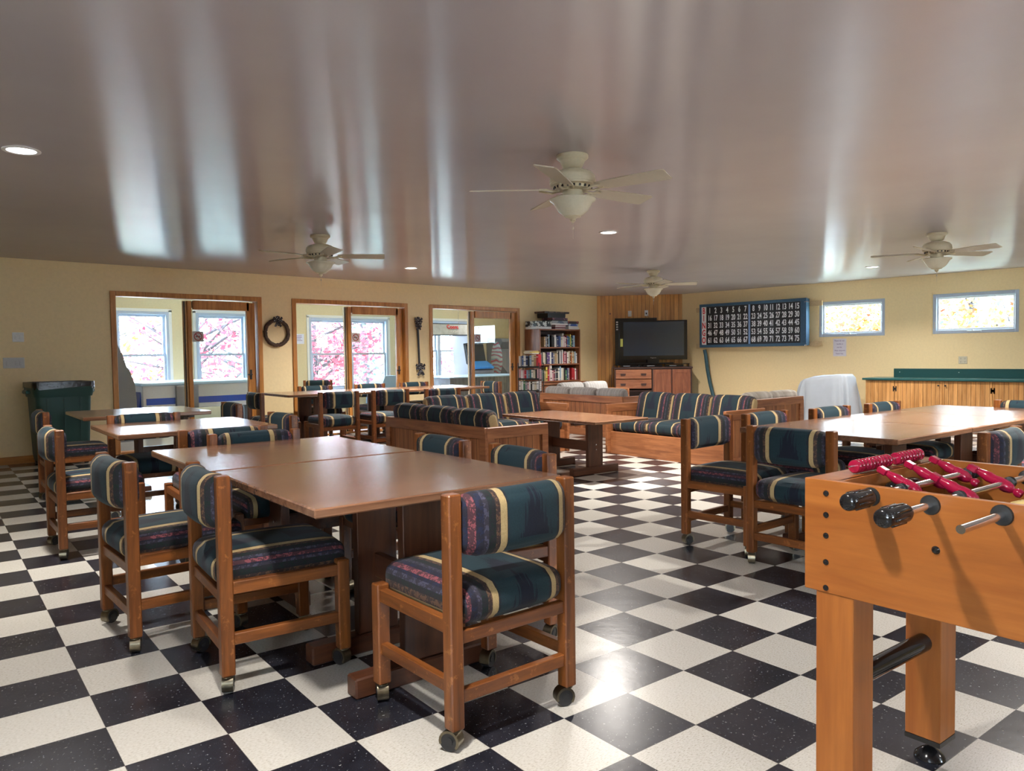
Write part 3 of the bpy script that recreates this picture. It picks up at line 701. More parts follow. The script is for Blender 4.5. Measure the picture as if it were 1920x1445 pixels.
# scoring beads on the far-left end shelf
mb = MB(); mb.cyl((.12, -.055, ZT+.021), (.535, -.055, ZT+.021), .003, n=8); mb.box((.325, -.055, ZT+.010), (.008, .008, .02)); wire = mb.build('score_rod', steel, ft)
for i in range(10):
    for j in range(1): 
        x = .150+i*.0185 if i < 5 else .150+i*.0185
    mb = MB(); mb.lathe([(.006, -.0088), (.0150, -.0085), (.0180, -.004), (.0180, .004), (.0150, .0085), (.006, .0088)], (x, -.055, ZT+.019), 18, ax='x'); mb.build('score_bead', red, wire)
for i in range(8):
    x = .375+i*.0185
    mb = MB(); mb.lathe([(.006, -.0088), (.0150, -.0085), (.0180, -.004), (.0180, .004), (.0150, .0085), (.006, .0088)], (x, -.055, ZT+.019), 18, ax='x'); mb.build('score_bead', red, wire)
# legs
for yy in (-.080, -FL+.080):
    for xx in (.054, FW-.060):
        mb = MB(); mb.box((xx, yy, (ZB+.075)/2+.0), (.100, .100, ZB-.075), .002); lg = mb.build('leg', lamz, ft)
        mb = MB(); mb.box((xx, yy, .068), (.101, .101, .014)); mb.cyl((xx, yy, .03), (xx, yy, .062), .006, n=10); mb.build('leg_cap', gblack, lg)
        mb = MB(); mb.lathe([(.0005, .034), (.012, .033), (.026, .024), (.040, .010), (.043, .003), (.042, 0)], (xx, yy, 0), 28); mb.build('leveller_foot', gblack, lg)
    mb = MB(); mb.cyl((.110, yy, .36), (FW-.110, yy, .36), .026, n=20); mb.build('cross_brace', gblack, ft)
mb = MB(); mb.box((FW/2, -FL/2, ZB+.03), (FW-.04, FL-.04, .02)); mb.build('bottom_board', lam, ft)
# ------------------------------------------------------------------ ceiling fans
ivory = plain('ivory_enamel', (.66, .58, .40), .3); bladem = plain('blade_ivory', (.58, .52, .40), .35); ambr = plain('frosted_bowl_glass', (.70, .64, .48), .25)
def fan(x, y, rot, label):
    t = thing('ceiling_fan', label, 'ceiling fan', (x, y, H), rot, 'ivory ceiling fans with five blades')
    mb = MB(); mb.lathe([(.095, 0), (.098, -.004), (.098, -.020), (.086, -.030), (.078, -.034), (.062, -.072), (.050, -.082), (.045, -.084)], n=36); mb.build('canopy', ivory, t)
    mb = MB(); mb.lathe([(.045, -.082), (.045, -.094), (.080, -.094), (.118, -.108), (.136, -.130), (.138, -.136), (.139, -.150), (.142, -.152), (.142, -.174), (.138, -.176), (.137, -.186), (.118, -.192), (.110, -.210), (.070, -.215)], n=40); md = mb.build('motor_housing', ivory, t)
    mb = MB()
    for k in range(20):
        a = k*math.pi/10; mb.box((.1155*math.cos(a), .1155*math.sin(a), -.2005), (.008, .012, .014), rot=Matrix.Rotation(a, 3, 'Z'))
    mb.build('vent_slots', dark, md)
    mb = MB(); mb.lathe([(.058, -.212), (.062, -.222), (.062, -.252), (.050, -.262), (.03, -.264)], n=30); mb.build('switch_housing', ivory, t)
    mb = MB(); mb.lathe([(.05, -.258), (.139, -.266), (.143, -.272), (.138, -.280), (.120, -.290), (.108, -.314), (.090, -.342), (.060, -.366), (.042, -.374)], n=40)
    mb.build('bowl_shade', ambr, t)
    mb = MB(); mb.lathe([(.050, -.370), (.050, -.376), (.030, -.380), (.016, -.388), (.018, -.396), (.012, -.404), (.003, -.412)], n=24); mb.build('finial', ivory, t)
    mb = MB(); mb.tube([(.0, 0, -.41), (0, 0, -.435)], .0012, 6); mb.lathe([(.001, -.433), (.006, -.440), (.006, -.448), (.001, -.455)], n=10); mb.tube([(0, 0, -.452), (0, 0, -.51)], .0010, 6); mb.build('pull_chain', alu, t)
    for k in range(5):
        a = k*2*math.pi/5; Q = Matrix.Rotation(a, 4, 'Z')
        mb = MB()
        for s in (-1, 1):
            pts = [Q @ Vector(p) for p in ((.085, s*.010, -.214), (.125, s*.034, -.224), (.165, s*.040, -.216), (.205, s*.020, -.212))]
            mb.tube(pts, .007, 8)
        mb.build('blade_arm', ivory, t)
        q = MB(); P = []
        outl = [(.17, .040), (.22, .052), (.40, .062), (.58, .066), (.620, .066), (.632, .058)]
        top = [(u, v) for u, v in outl]+[(u, -v) for u, v in outl[::-1]]
        q.rings([[Vector((u, v, -.003)) for u, v in top], [Vector((u, v, .003)) for u, v in top]])
        b = MB(); b.merge(q.bm, Q @ Matrix.Translation((0, 0, -.208)) @ Matrix.Rotation(R(-13), 4, 'X'), 0)
        b.build('blade', bladem, t)
FANS = [(3.535, 3.182, R(64), 'ivory ceiling fan nearest the camera in the centre of the ceiling'), (3.894, 6.898, R(38), 'ivory ceiling fan on the left in front of the glass doors'),
        (9.367, 6.843, R(20), 'ivory ceiling fan farthest away, in front of the television'), (8.843, 2.814, R(40), 'ivory ceiling fan on the right by the high windows')]
for f_ in FANS: fan(*f_)
# ------------------------------------------------------------------ things on the left wall
swm = plain('switch_white', (.82, .82, .80), .4); swg = plain('switch_grey', (.58, .56, .52), .4)
def switches(x0, x1, z0, z1, m, n, label):
    t = thing('light_switch', label, 'light switch', ((x0+x1)/2, YL, (z0+z1)/2))
    mb = MB(); mb.box((0, -.004, 0), (x1-x0, .008, z1-z0), .003); mb.build('switch_plate', m, t)
    for x in n:
        mb = MB(); mb.box((x, -.010, -.002), (.026, .006, .050), .002, rot=Matrix.Rotation(R(5), 3, 'X')); mb.build('rocker', m, t)
switches(1.911, 2.030, 1.447, 1.560, swm, (-.025, .025), 'white double light switch high on the cream wall left of the first door')
switches(1.808, 2.026, 1.136, 1.262, swg, (-.066, .026, .070), 'grey triple light switch plate above the trash bin')
# wreath and hanging arrow
twig = wood('grapevine_', 'x', (.030, .016, .010), (.10, .052, .032), .7); bowm = None
def bow_mat():
    m, t, b = newmat('dotted_black_ribbon')
    v = N(t, 'TexVoronoi'); sin_(v, 'Scale', 45); t.links.new(coords(t), v.inputs['Vector'])
    t.links.new(ramp(t, v.outputs['Distance'], [(.22, (.72, .70, .66)), (.28, (.020, .016, .022))]), b.inputs['Base Color']); sin_(b, 'Roughness', .6)
    return m
bowm = bow_mat()
def bow(mb, c, s):
    c = Vector(c)
    for a, l_ in ((35, 1), (145, 1), (75, .8), (108, .85), (-62, 1.15), (-118, 1.15), (-85, .9), (0, .8), (180, .8)):
        d = Vector((math.cos(R(a)), 0, math.sin(R(a)))); p = Vector((-d.z, 0, d.x))
        tip = c+d*s*l_
        mb.rings([[c-p*.008*1+Vector((0, -.012, 0)), c+p*.008+Vector((0, -.012, 0)), c+p*.008, c-p*.008],
                  [c+d*s*.55*l_-p*s*.15+Vector((0, -.030, 0)), c+d*s*.55*l_+p*s*.15+Vector((0, -.030, 0)), c+d*s*.55*l_+p*s*.15+Vector((0, -.022, 0)), c+d*s*.55*l_-p*s*.15+Vector((0, -.022, 0))],
                  [tip-p*s*.20+Vector((0, -.022, 0)), tip+p*s*.20+Vector((0, -.022, 0)), tip+p*s*.20+Vector((0, -.016, 0)), tip-p*s*.20+Vector((0, -.016, 0))]])
    mb.cushion(c+Vector((0, -.02, 0)), (s*.3, .03, s*.3), .012, seg=4)
t = thing('wreath', 'round brown vine wreath with a dotted black bow between the first two doors', 'wreath', (5.230, YL, 1.585))
mb = MB(); n = 64; rs = []
for k in range(n):
    a = 2*math.pi*k/n; rr = .182+random.uniform(-.003, .003)
    c = Vector((rr*math.cos(a), -.03, rr*math.sin(a))); d = Vector((math.cos(a), 0, math.sin(a)))
    rs.append([c+(d*math.cos(q*math.pi/5)+Vector((0, 1, 0))*math.sin(q*math.pi/5))*(.028+random.uniform(-.0025, .0035)) for q in range(10)])
rs.append(rs[0]); mb.rings(rs, cap=False); mb.build('vine_ring', twig, t)
mb = MB(); bow(mb, (0, -.055, .175), .085); mb.build('ribbon_bow', bowm, t)
t = thing('wall_hanging', 'tall narrow black wall hanging with bows at both ends between doors two and three', 'wall decoration', (7.80, YL, 0))
mb = MB(); mb.tube([(-.005, -.022, 1.80), (.0, -.024, 1.6), (.012, -.022, 1.3), (.018, -.022, 1.02)], [.018, .019, .019, .018], 10); mb.build('wrapped_rod', dark, t)
mb = MB(); bow(mb, (-.005, -.035, 1.80), .095); bow(mb, (-.005, -.030, 1.735), .075); mb.build('upper_bow', bowm, t)
mb = MB(); bow(mb, (.02, -.035, 1.00), .115); mb.build('lower_bow', bowm, t)
# trash bin
bin_g = plain('dark_green_plastic', (.012, .060, .052), .45); bag = plain('black_bin_bag', (.012, .012, .014), .25, bmp=.6, bs=25)
t = thing('trash_bin', 'large dark green wheeled trash bin with black bag against the cream wall', 'trash bin', (2.300, 10.27, 0))
def rrect(w_, d_, r, z, n=5, dz=None):
    P = []
    for (sx_, sy_, a0) in ((1, 1, 0), (-1, 1, 90), (-1, -1, 180), (1, -1, 270)):
        for k in range(n+1):
            a = R(a0+90*k/n); P.append(Vector((sx_*(w_/2-r)+r*math.cos(a), sy_*(d_/2-r)+r*math.sin(a), z)))
    return P
mb = MB(); mb.rings([rrect(.50, .44, .06, .05), rrect(.52, .46, .06, .12), rrect(.58, .50, .07, .80), rrect(.59, .51, .07, .885), rrect(.565, .485, .06, .885), rrect(.50, .44, .06, .14)]); mb.build('bin_body', bin_g, t)
mb = MB(); mb.rings([rrect(.605, .525, .07, .80), rrect(.635, .55, .07, .86), rrect(.640, .555, .07, .945), rrect(.605, .52, .07, .950), rrect(.59, .51, .07, .88)], cap=False); mb.build('rim', bin_g, t)
mb = MB(); A_ = rrect(.655, .57, .07, .90, 8); B_ = rrect(.650, .565, .07, .972, 8); C_ = rrect(.59, .50, .06, .972, 8); D_ = rrect(.50, .42, .06, .62, 8)
for k, p in enumerate(A_): p.z += .020*math.sin(k*1.9)+(-.05 if (p.y < -.2 and abs(p.x+.0) < .2) else 0)
mb.rings([A_, B_, C_, D_], cap=False); mb.build('bin_bag', bag, t)
for sx_ in (-1, 1):
    mb = MB(); mb.box((sx_*.335, 0, .86), (.05, .20, .045), .012); mb.build('side_handle', bin_g, t)
    mb = MB(); mb.cyl((sx_*.20, -.19, .045), (sx_*.235, -.19, .045), .045, n=18); mb.cyl((sx_*.20, .17, .045), (sx_*.235, .17, .045), .045, n=18); mb.build('wheel', rubber, t)
for k in (-.16, .0, .16):
    mb = MB(); mb.rings([[Vector((k-.012, -.238, .12)), Vector((k+.012, -.238, .12)), Vector((k+.012, -.22, .12)), Vector((k-.012, -.22, .12))], [Vector((k*1.1-.012, -.259, .78)), Vector((k*1.1+.012, -.259, .78)), Vector((k*1.1+.012, -.24, .78)), Vector((k*1.1-.012, -.24, .78))]]); mb.build('rib', bin_g, t)
# ------------------------------------------------------------------ bookcase, its books and games
bkw = wood('bookcase_wood_', 'z', (.13, .042, .018), (.34, .13, .055), .4); bkx = wood('bookcase_wood_', 'x', (.13, .042, .018), (.34, .13, .055), .4)
t = thing('bookcase', 'tall dark wooden bookcase on a wider base cabinet in the far corner', 'bookcase', (10.93, 10.40, 0))
yf, yb = -.20, .20
for sx_ in (-1, 1):
    mb = MB(); mb.box((sx_*.565, 0, 1.185), (.03, .40, 1.03), .002); mb.build('side_board', bkw, t)
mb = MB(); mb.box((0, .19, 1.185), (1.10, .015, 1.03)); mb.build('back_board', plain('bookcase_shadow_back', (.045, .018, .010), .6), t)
SHZ = [.685, 1.012, 1.338]
for z in SHZ+[1.685]:
    mb = MB(); mb.box((0, -.005, z+.0), (1.10, .385, .025), .002); mb.build('shelf', bkx, t)
mb = MB(); mb.box((.05, -.03, .645), (1.42, .50, .035), .004); mb.build('base_top', bkx, t)
mb = MB(); mb.box((.05, -.015, .315), (1.34, .43, .62), .003); mb.build('base_body', bkw, t)
for k in range(2):
    mb = MB(); mb.box((.05+(-.33 if k == 0 else .33), -.24, .33), (.62, .02, .54), .004); dd = mb.build('cabinet_door', bkw, t)
    mb = MB(); mb.cushion((.05+(-.05 if k == 0 else .05), -.262, .45), (.025, .025, .025), .012, seg=4); mb.build('knob', bkx, dd)
PAL = {'cream': (.62, .56, .42), 'white': (.72, .70, .66), 'navy': (.018, .032, .12), 'blue': (.05, .12, .32), 'pale blue': (.25, .38, .50), 'teal': (.03, .16, .19), 'red': (.42, .02, .03), 'maroon': (.18, .02, .04),
       'black': (.015, .015, .018), 'grey': (.22, .22, .24), 'tan': (.40, .27, .13), 'brown': (.16, .07, .035), 'yellow': (.60, .45, .08), 'green': (.06, .20, .10), 'pink': (.58, .34, .36), 'orange': (.55, .18, .05), 'purple': (.12, .06, .20)}
page = plain('book_pages', (.66, .60, .48), .8)
def bookmat(c): return plain('book_'+c.replace(' ', '_'), PAL[c], .5, var=.1)
def book(w_, h_, d_, col, loc, rz, label, grp, lean=0, lie=False, band=None):
    """upright book: w across the shelf, spine to -y; the lower back edge is the origin"""
    mb = MB(); c = .0025
    if lie:
        mb.box((0, 0, c/2), (w_, d_, c)); mb.box((0, 0, h_-c/2), (w_, d_, c)); mb.box((0, -d_/2+c/2, h_/2), (w_, c, h_)); mb.box((0, .002, h_/2), (w_-.006, d_-.006, h_-2*c), mi=1)
    else:
        mb.box((-w_/2+c/2, 0, h_/2), (c, d_, h_)); mb.box((w_/2-c/2, 0, h_/2), (c, d_, h_)); mb.box((0, -d_/2+c/2, h_/2), (w_, c, h_), .001); mb.box((0, .002, h_/2), (w_-2*c, d_-.006, h_-.008), mi=1)
        for f in random.choice([(.16, .74), (.80,), (), (), (.12,), (.5,)]): mb.box((0, -d_/2-.0002, h_*f), (w_*.96, .0012, h_*.06), mi=2)
    o = mb.build('book', [bookmat(col), page, bookmat(band or ('cream' if col not in ('cream', 'white', 'yellow', 'pink') else 'black'))], smooth=False, loc=loc)
    o.rotation_euler = (0, lean, rz); tag(o, label, 'book', grp); return o
ORD = ['first', 'second', 'third', 'fourth', 'fifth', 'sixth', 'seventh', 'eighth', 'ninth', 'tenth', 'eleventh', 'twelfth', 'thirteenth', 'fourteenth', 'fifteenth', 'sixteenth', 'seventeenth', 'eighteenth', 'nineteenth', 'twentieth', 'twenty-first', 'twenty-second', 'twenty-third', 'twenty-fourth', 'twenty-fifth', 'twenty-sixth', 'twenty-seventh', 'twenty-eighth', 'twenty-ninth', 'thirtieth']
def row(origin, rz, x0, x1, z, cols, where, grp, hr=(.19, .245), dp=.17, y=0):
    """cols entries: colour or (colour, height) or None for a gap"""
    n = len(cols); ws = [random.uniform(.7, 1.35) if c else 1.6 for c in cols]; sc = (x1-x0)/sum(ws); x = x0; k = 0
    Q = Matrix.Rotation(rz, 3, 'Z')
    for c, wq in zip(cols, ws):
        wd = wq*sc
        if c:
            h_ = random.uniform(*hr)
            if isinstance(c, tuple): c, h_ = c
            d_ = dp*random.uniform(.85, 1.05); p = Q @ Vector((x+wd/2, y+d_/2, 0))+Vector(origin)
            book(wd*.93, h_, d_, c, (p.x, p.y, z), rz, '%s book, %s from the left on the %s' % (c, ORD[k], where), grp, lean=0)
            k += 1
        x += wd
bo = (10.93, 10.40, 0)
row(bo, 0, -.42, .46, SHZ[2]+.0127, ['tan', 'grey', 'black', 'pale blue', None, 'black', 'black', 'white', 'grey', 'navy', 'navy', 'blue', 'cream', ('white', .265), 'pink', 'white', 'maroon', 'blue', 'teal', ('yellow', .25), 'green', 'navy', 'pale blue'], 'top shelf of the bookcase', 'books on the top shelf of the bookcase', y=-.16)
row(bo, 0, -.53, .52, SHZ[1]+.0127, ['grey', 'black', 'cream', 'cream', 'black', 'purple', 'purple', 'white', 'navy', 'grey', 'tan', 'tan', 'cream', 'black', 'white', 'grey', ('white', .27), 'red', 'pink', 'maroon', 'white', 'cream', 'brown', 'orange', 'cream', 'tan', 'pale blue', 'white'], 'middle shelf of the bookcase', 'books on the middle shelf of the bookcase', y=-.16)
row(bo, 0, -.53, .53, SHZ[0]+.0127, ['black', 'grey', 'green', 'tan', ('yellow', .27), 'red', ('pink', .30), ('white', .30), 'pink', 'maroon', ('grey', .22), 'black', 'white', ('pale blue', .27), ('white', .24), ('cream', .24), 'black', 'green', 'navy', 'grey', None, 'red', 'red', 'white', 'maroon'], 'bottom shelf of the bookcase', 'books on the bottom shelf of the bookcase', y=-.16)
def gamebox(w_, d_, h_, c, m1, m2, label, rz=0):
    t = thing('game_box', label, 'board game box', c, rz, 'board game boxes piled on the bookcase')
    mb = MB(); mb.box((0, 0, h_*.45), (w_-.006, d_-.006, h_*.9)); mb.build('box_base', m2, t, smooth=False)
    mb = MB(); mb.box((0, 0, h_*.65), (w_, d_, h_*.70), .001); mb.build('box_lid', m1, t)
def pat(n, c1, c2, s=30):
    if n in CACHE: return CACHE[n]
    m, t, b = newmat(n); v = N(t, 'TexVoronoi'); sin_(v, 'Scale', s); t.links.new(coords(t), v.inputs['Vector'])
    sx_ = N(t, 'SeparateColor'); t.links.new(v.outputs['Color'], sx_.inputs[0])
    t.links.new(ramp(t, sx_.outputs[0], [(0, c1), (.55, c2)], True), b.inputs['Base Color']); sin_(b, 'Roughness', .4); CACHE[n] = m; return m
TZ = 1.698
bwp = pat('black_white_print', (.015, .015, .015), (.55, .55, .50)); blk_ = plain('box_black', (.014, .014, .016), .35); wht = plain('box_white', (.75, .74, .70), .5)
gamebox(.42, .30, .150, (10.53, 10.40, TZ), bwp, wht, 'black and white patterned game box at the bottom left of the pile')
gamebox(.30, .26, .045, (11.0, 10.39, TZ), plain('box_maroon', (.20, .05, .07), .4), wht, 'thin maroon game box at the bottom middle of the pile')
gamebox(.30, .27, .042, (11.0, 10.39, TZ+.0452), plain('box_pink', (.45, .28, .30), .4), wht, 'thin pinkish game box second from the bottom in the middle stack')
gamebox(.46, .28, .075, (10.98, 10.39, TZ+.0877), pat('slate_print', (.10, .14, .20), (.30, .32, .33), 12), wht, 'slate blue game box halfway up the middle stack')
gamebox(.44, .28, .058, (10.98, 10.39, TZ+.163), pat('plum_print', (.06, .03, .06), (.25, .10, .12), 25), blk_, 'dark plum game box above the slate blue one')
gamebox(.50, .29, .085, (10.88, 10.39, TZ+.2215), blk_, blk_, 'plain black game box near the top of the middle stack')
gamebox(.70, .28, .034, (10.90, 10.39, TZ+.3070), pat('dark_game', (.03, .02, .02), (.14, .08, .06), 15), blk_, 'long flat dark game box topmost of the pile')
gamebox(.31, .26, .045, (11.38, 10.38, TZ), wht, wht, 'flat white game box at the bottom of the right stack')
gamebox(.28, .25, .065, (11.37, 10.38, TZ+.0452), pat('blue_print', (.03, .08, .30), (.35, .40, .50), 12), wht, 'blue game box in the middle of the right stack')
gamebox(.30, .25, .052, (11.38, 10.38, TZ+.1104), pat('red_black_print', (.03, .01, .01), (.45, .05, .05), 28), blk_, 'red and black game box topmost of the right stack')
# black wire rack
RO = (9.93, 10.02, 0); RA = R(-62)
t = thing('wire_rack', 'black wire book rack standing between the third glass door and the bookcase', 'book rack', RO, RA)
W2, D2 = .20, .15
RZ = [.12, .335, .55, .765, .985]
for sx_ in (-1, 1):
    for sy_ in (-1, 1):
        mb = MB(); mb.cyl((sx_*W2, sy_*D2, 0), (sx_*W2, sy_*D2, 1.06), .008, n=8); mb.build('upright', dark, t)
for z in RZ:
    mb = MB(); mb.box((0, 0, z-.012), (2*W2, 2*D2, .010))
    mb.box((0, -D2, z+.0), (2*W2, .006, .026)); mb.build('rack_shelf', dark, t)
for sx_ in (-1, 1):
    mb = MB()
    for k in range(7): mb.box((sx_*W2, -D2+2*D2*k/6, .56), (.004, .004, .90))
    for k in range(22): mb.box((sx_*W2, 0, .12+k*.042), (.004, 2*D2, .004))
    mb.build('wire_grid', dark, t, smooth=False)
rc = [['white', 'grey', 'blue', 'white', 'navy', 'black', 'pale blue', 'cream', 'tan', 'red'], ['pink', 'white', 'pink', 'red', 'pale blue', 'grey', 'teal', 'white', 'cream', 'black', 'pink'], ['white', 'cream', 'white', 'green', 'grey', 'pink', 'white', 'black', 'white', 'cream', 'white'],
      ['grey', 'cream', 'white', 'tan', 'white', 'red', 'white', 'cream', 'black', 'grey'], ['white', 'red', 'grey', 'cream', 'black', 'white', 'tan', 'grey', 'cream', 'white']]
for i, z in enumerate(RZ[::-1]):
    row(RO, RA, -W2+.012, W2-.012, z-.0065, rc[i], ['top', 'second', 'third', 'fourth', 'lowest'][i]+' tier of the wire rack', 'books on the wire rack', hr=(.16, .185) if i else (.19, .235), dp=.20, y=-D2+.01)
for k, (dz, c, rzz) in enumerate(((.0, 'cream', .1), (.022, 'yellow', -.15), (.043, 'tan', .2))):
    p = Matrix.Rotation(RA, 3, 'Z') @ Vector((.02, -.02, 0))+Vector(RO)
    book(.24, .020, .17, c, (p.x, p.y, 1.222+dz), RA+rzz+1.2, '%s book lying flat on top of the wire rack books' % c, 'books lying on the wire rack', lie=True)
# ------------------------------------------------------------------ television corner
def atp(s, off, z=0): q = PA+pd*s+pn*off; return (q.x, q.y, z)
cabx = wood('tv_cabinet_wood_', 'x', (.20, .060, .026), (.48, .19, .085), .36); cabz = wood('tv_cabinet_wood_', 'z', (.15, .042, .018), (.34, .115, .050), .38)
cabd = plain('cabinet_dark_edge', (.05, .018, .012), .4)
t = thing('media_cabinet', 'reddish wooden media cabinet with drawers and two doors under the television', 'cabinet', atp(1.12, .55), pang)
CW, CD, CHh = 1.54, .44, .925
mb = MB(); mb.box((0, 0, CHh-.0175), (CW+.03, CD+.03, .035), .004); mb.build('cabinet_top', cabd, t)
mb = MB(); mb.box((.375, .01, (CHh-.035)/2+.0), (CW/2+.02, CD-.02, CHh-.035), .002)
mb.box((-.755, 0, (CHh-.035)/2), (.03, CD, CHh-.035)); mb.box((-.39, .20, (CHh-.035)/2), (.74, .02, CHh-.035)); mb.box((-.39, 0, .05), (.74, CD, .10))
mb.box((-.39, 0, .445), (.74, CD-.02, .02)); mb.build('cabinet_body', cabd, t)  # dark body colour stands in for shade in the door gap and niche
for k, z in enumerate((.785, .585)):
    mb = MB(); mb.box((-.39, -.01, z), (.715, CD, .185), .003); dr = mb.build('drawer', cabx, t)
    for x in (-.60, -.19):
        mb = MB(); mb.rings([[Vector((x+px_*.055, -CD/2-.011-o, z-.01+pz)) for px_, pz in ((-1, .022), (1, .022), (.82, -.022), (-.82, -.022))] for o in (0, .022)]); mb.build('cup_pull', cabd, dr)
for k, x in enumerate((.18, .56)):
    mb = MB(); mb.box((x, -CD/2+.0, .475), (.36, .024, .80), .003); 
    mb.box((x-.145, -CD/2-.016, .475), (.07, .012, .80), .002); mb.box((x+.145, -CD/2-.016, .475), (.07, .012, .80), .002)
    mb.box((x, -CD/2-.016, .840), (.22, .012, .07), .002); mb.box((x, -CD/2-.016, .11), (.22, .012, .07), .002); dr = mb.build('cabinet_door', cabz, t)
    kx = x+(.145 if k == 0 else -.145)
    mb = MB(); mb.lathe([(.006, -CD/2-.020), (.006, -CD/2-.032), (.015, -CD/2-.038), (.015, -CD/2-.046), (.004, -CD/2-.050)], (kx, 0, .30), 14, ax='y'); mb.build('knob', plain('pale_knob', (.55, .30, .22), .3), dr)
scr = plain('tv_screen_glass', (.016, .030, .055), .06, spec=.9); bezel = plain('piano_black', (.008, .008, .009), .1)
t = thing('television', 'large black flat television with dark blank screen on the media cabinet', 'television', atp(1.14, .55, CHh), pang)
mb = MB(); mb.box((0, 0, .545), (1.36, .07, .80), .006); mb.build('tv_body', bezel, t)
mb = MB(); mb.box((.005, -.0355, .575), (1.22, .004, .69)); mb.build('screen', scr, t, smooth=False)
mb = MB(); mb.box((0, -.012, .12), (.24, .05, .09)); mb.box((0, 0, .0775), (.80, .30, .018), .006); mb.build('tv_stand', bezel, t)
mb = MB(); text_into(mb, 'Panasonic', .030, MF((0, -.0365, .185), 0)); mb.build('maker_name', steel, t, smooth=False)
mb = MB(); mb.box((-.64, -.037, .50), (.05, .002, .16)); mb.build('sticker_strip', plain('sticker_yellow_green', (.55, .58, .12), .5), t)
t = thing('equipment_shelf', 'low black equipment shelf spread across the media cabinet under the television', 'media shelf', atp(1.12, .56, CHh), pang)
mb = MB(); mb.box((0, 0, .062), (1.46, .34, .012), .002)
for x in (-.71, -.25, .25, .71): mb.box((x, 0, .028), (.02, .32, .056))
mb.build('shelf_board', bezel, t)
for k, (x, w_, nm, lb) in enumerate(((-.485, .34, 'disc_player', 'slim black disc player under the left of the television'), (.0, .38, 'receiver', 'slim black receiver centred under the television'), (.44, .34, 'cable_box', 'slim black cable box under the right of the television'))):
    q = atp(1.12+x, .58, CHh)
    t = thing(nm, lb, 'electronics', q, pang); mb = MB(); mb.box((0, 0, .024), (w_, .24, .044), .003); mb.build('housing', bezel, t)
    mb = MB(); mb.box((-.04, -.1205, .024), (w_*.4, .002, .010)); mb.build('display_strip', plain('silver_strip', (.45, .47, .50), .3, .6), t)
t = thing('speaker_panel', 'slim black panel standing behind the left of the television', 'speaker', atp(.80, .34, CHh), pang)
mb = MB(); mb.box((0, 0, .52), (.86, .06, .98), .004); mb.box((0, 0, .015), (.5, .08, .03)); mb.build('panel_body', bezel, t)
mb = MB()
for z in (.93, .88, .83, .78): mb.box((-.385, -.031, z), (.04, .003, .03))
mb.build('side_label', plain('label_white', (.7, .7, .7), .5), t)
# sockets and cable on the wooden corner wall
def plate(nm, s, z, w_, h_, m, label, cat, extra=None):
    t = thing(nm, label, cat, atp(s, 0, z), pang); mb = MB(); mb.box((0, -.004, 0), (w_, .008, h_), .003); mb.build('cover_plate', m, t)
    if extra: extra(t)
    return t
def ex1(t): mb = MB(); mb.lathe([(.022, -.008), (.022, -.022), (.012, -.026)], (0, 0, -.02), 16, ax='y'); mb.build('thermostat_dial', swm, t)
def ex2(t): mb = MB(); mb.tube([(0, -.014, -.01), (.02, -.05, -.05), (.05, -.06, -.10), (.07, -.05, -.20)], .004, 6); mb.box((0, -.013, -.005), (.03, .016, .03), .003); mb.build('plugged_cord', dark, t)
plate('wall_outlet', .69, 2.045, .075, .12, swm, 'white outlet with round plug on the wooden wall, left above the television', 'outlet', ex1)
plate('wall_outlet', 1.037, 2.05, .075, .12, swm, 'white outlet with black cord on the wooden wall, right above the television', 'outlet', ex2)
mb = MB(); mb.lathe([(.001, -.03), (.016, -.026), (.018, -.01), (.012, 0)], (0, 0, 0), 14, ax='y'); q = mb.build('coat_knob', bkx, loc=atp(.278, 0, 2.05), rotz=pang); tag(q, 'small round wooden knob on the left of the wooden corner wall', 'knob')
mb = MB(); P_ = [atp(s, o, z) for s, o, z in ((.36, .40, .98), (.30, .46, .90), (.29, .45, .6), (.27, .42, .3), (.22, .35, .01))]
mb.tube(P_, .006, 6); tag(mb.build('power_cable', dark), 'black cable hanging down the left side of the media cabinet', 'cable')
# ------------------------------------------------------------------ bingo board
bl = plain('blue_painted_frame', (.030, .085, .15), .35, var=.12); bl2 = plain('light_blue_strip', (.22, .36, .62), .4)
bx, by = 13.45, 7.570
t = thing('bingo_board', 'blue-framed bingo number board hung on the right wall', 'bingo board', (bx, by, 1.738), R(-90))
BW, BH = 2.245, .870    # local x = viewer's left to right
mb = MB(); mb.box((0, .085, 0), (BW-.02, .12, BH-.02)); mb.build('housing', plain('board_case', (.04, .10, .16), .5), t)
mb = MB(); mb.box((0, .02, BH/2-.0275), (BW, .05, .055), .004); mb.box((0, .02, -BH/2+.0275), (BW, .05, .055), .004); mb.box((-BW/2+.0225, .02, 0), (.045, .05, BH-.11), .004); mb.box((BW/2-.055, .02, 0), (.11, .05, BH-.11), .004)
mb.build('outer_frame', bl, t)
mb = MB(); mb.box((-.02, .03, 0), (BW-.12, .012, BH-.10)); mb.build('number_panel', plain('board_black', (.006, .006, .009), .35), t, smooth=False)
xl = -BW/2+.045; mb = MB(); mb.box((xl+.05, .018, 0), (.10, .012, BH-.11)); bp = mb.build('title_strip', plain('title_white', (.80, .78, .76), .4), t, smooth=False)
RH = (BH-.13)/5
mb = MB()
for i, ch in enumerate('BINGO'): text_into(mb, ch, .17, MF((xl+.05, .0105, BH/2-.065-RH*(i+.5)), 0), sx=.62, bold=.004)
mb.build('title_letters', plain('title_red', (.62, .02, .03), .4), bp, smooth=False)
xa, xb = xl+.115, BW/2-.125; half = 7
xm = xa+(xb-xa)*.480
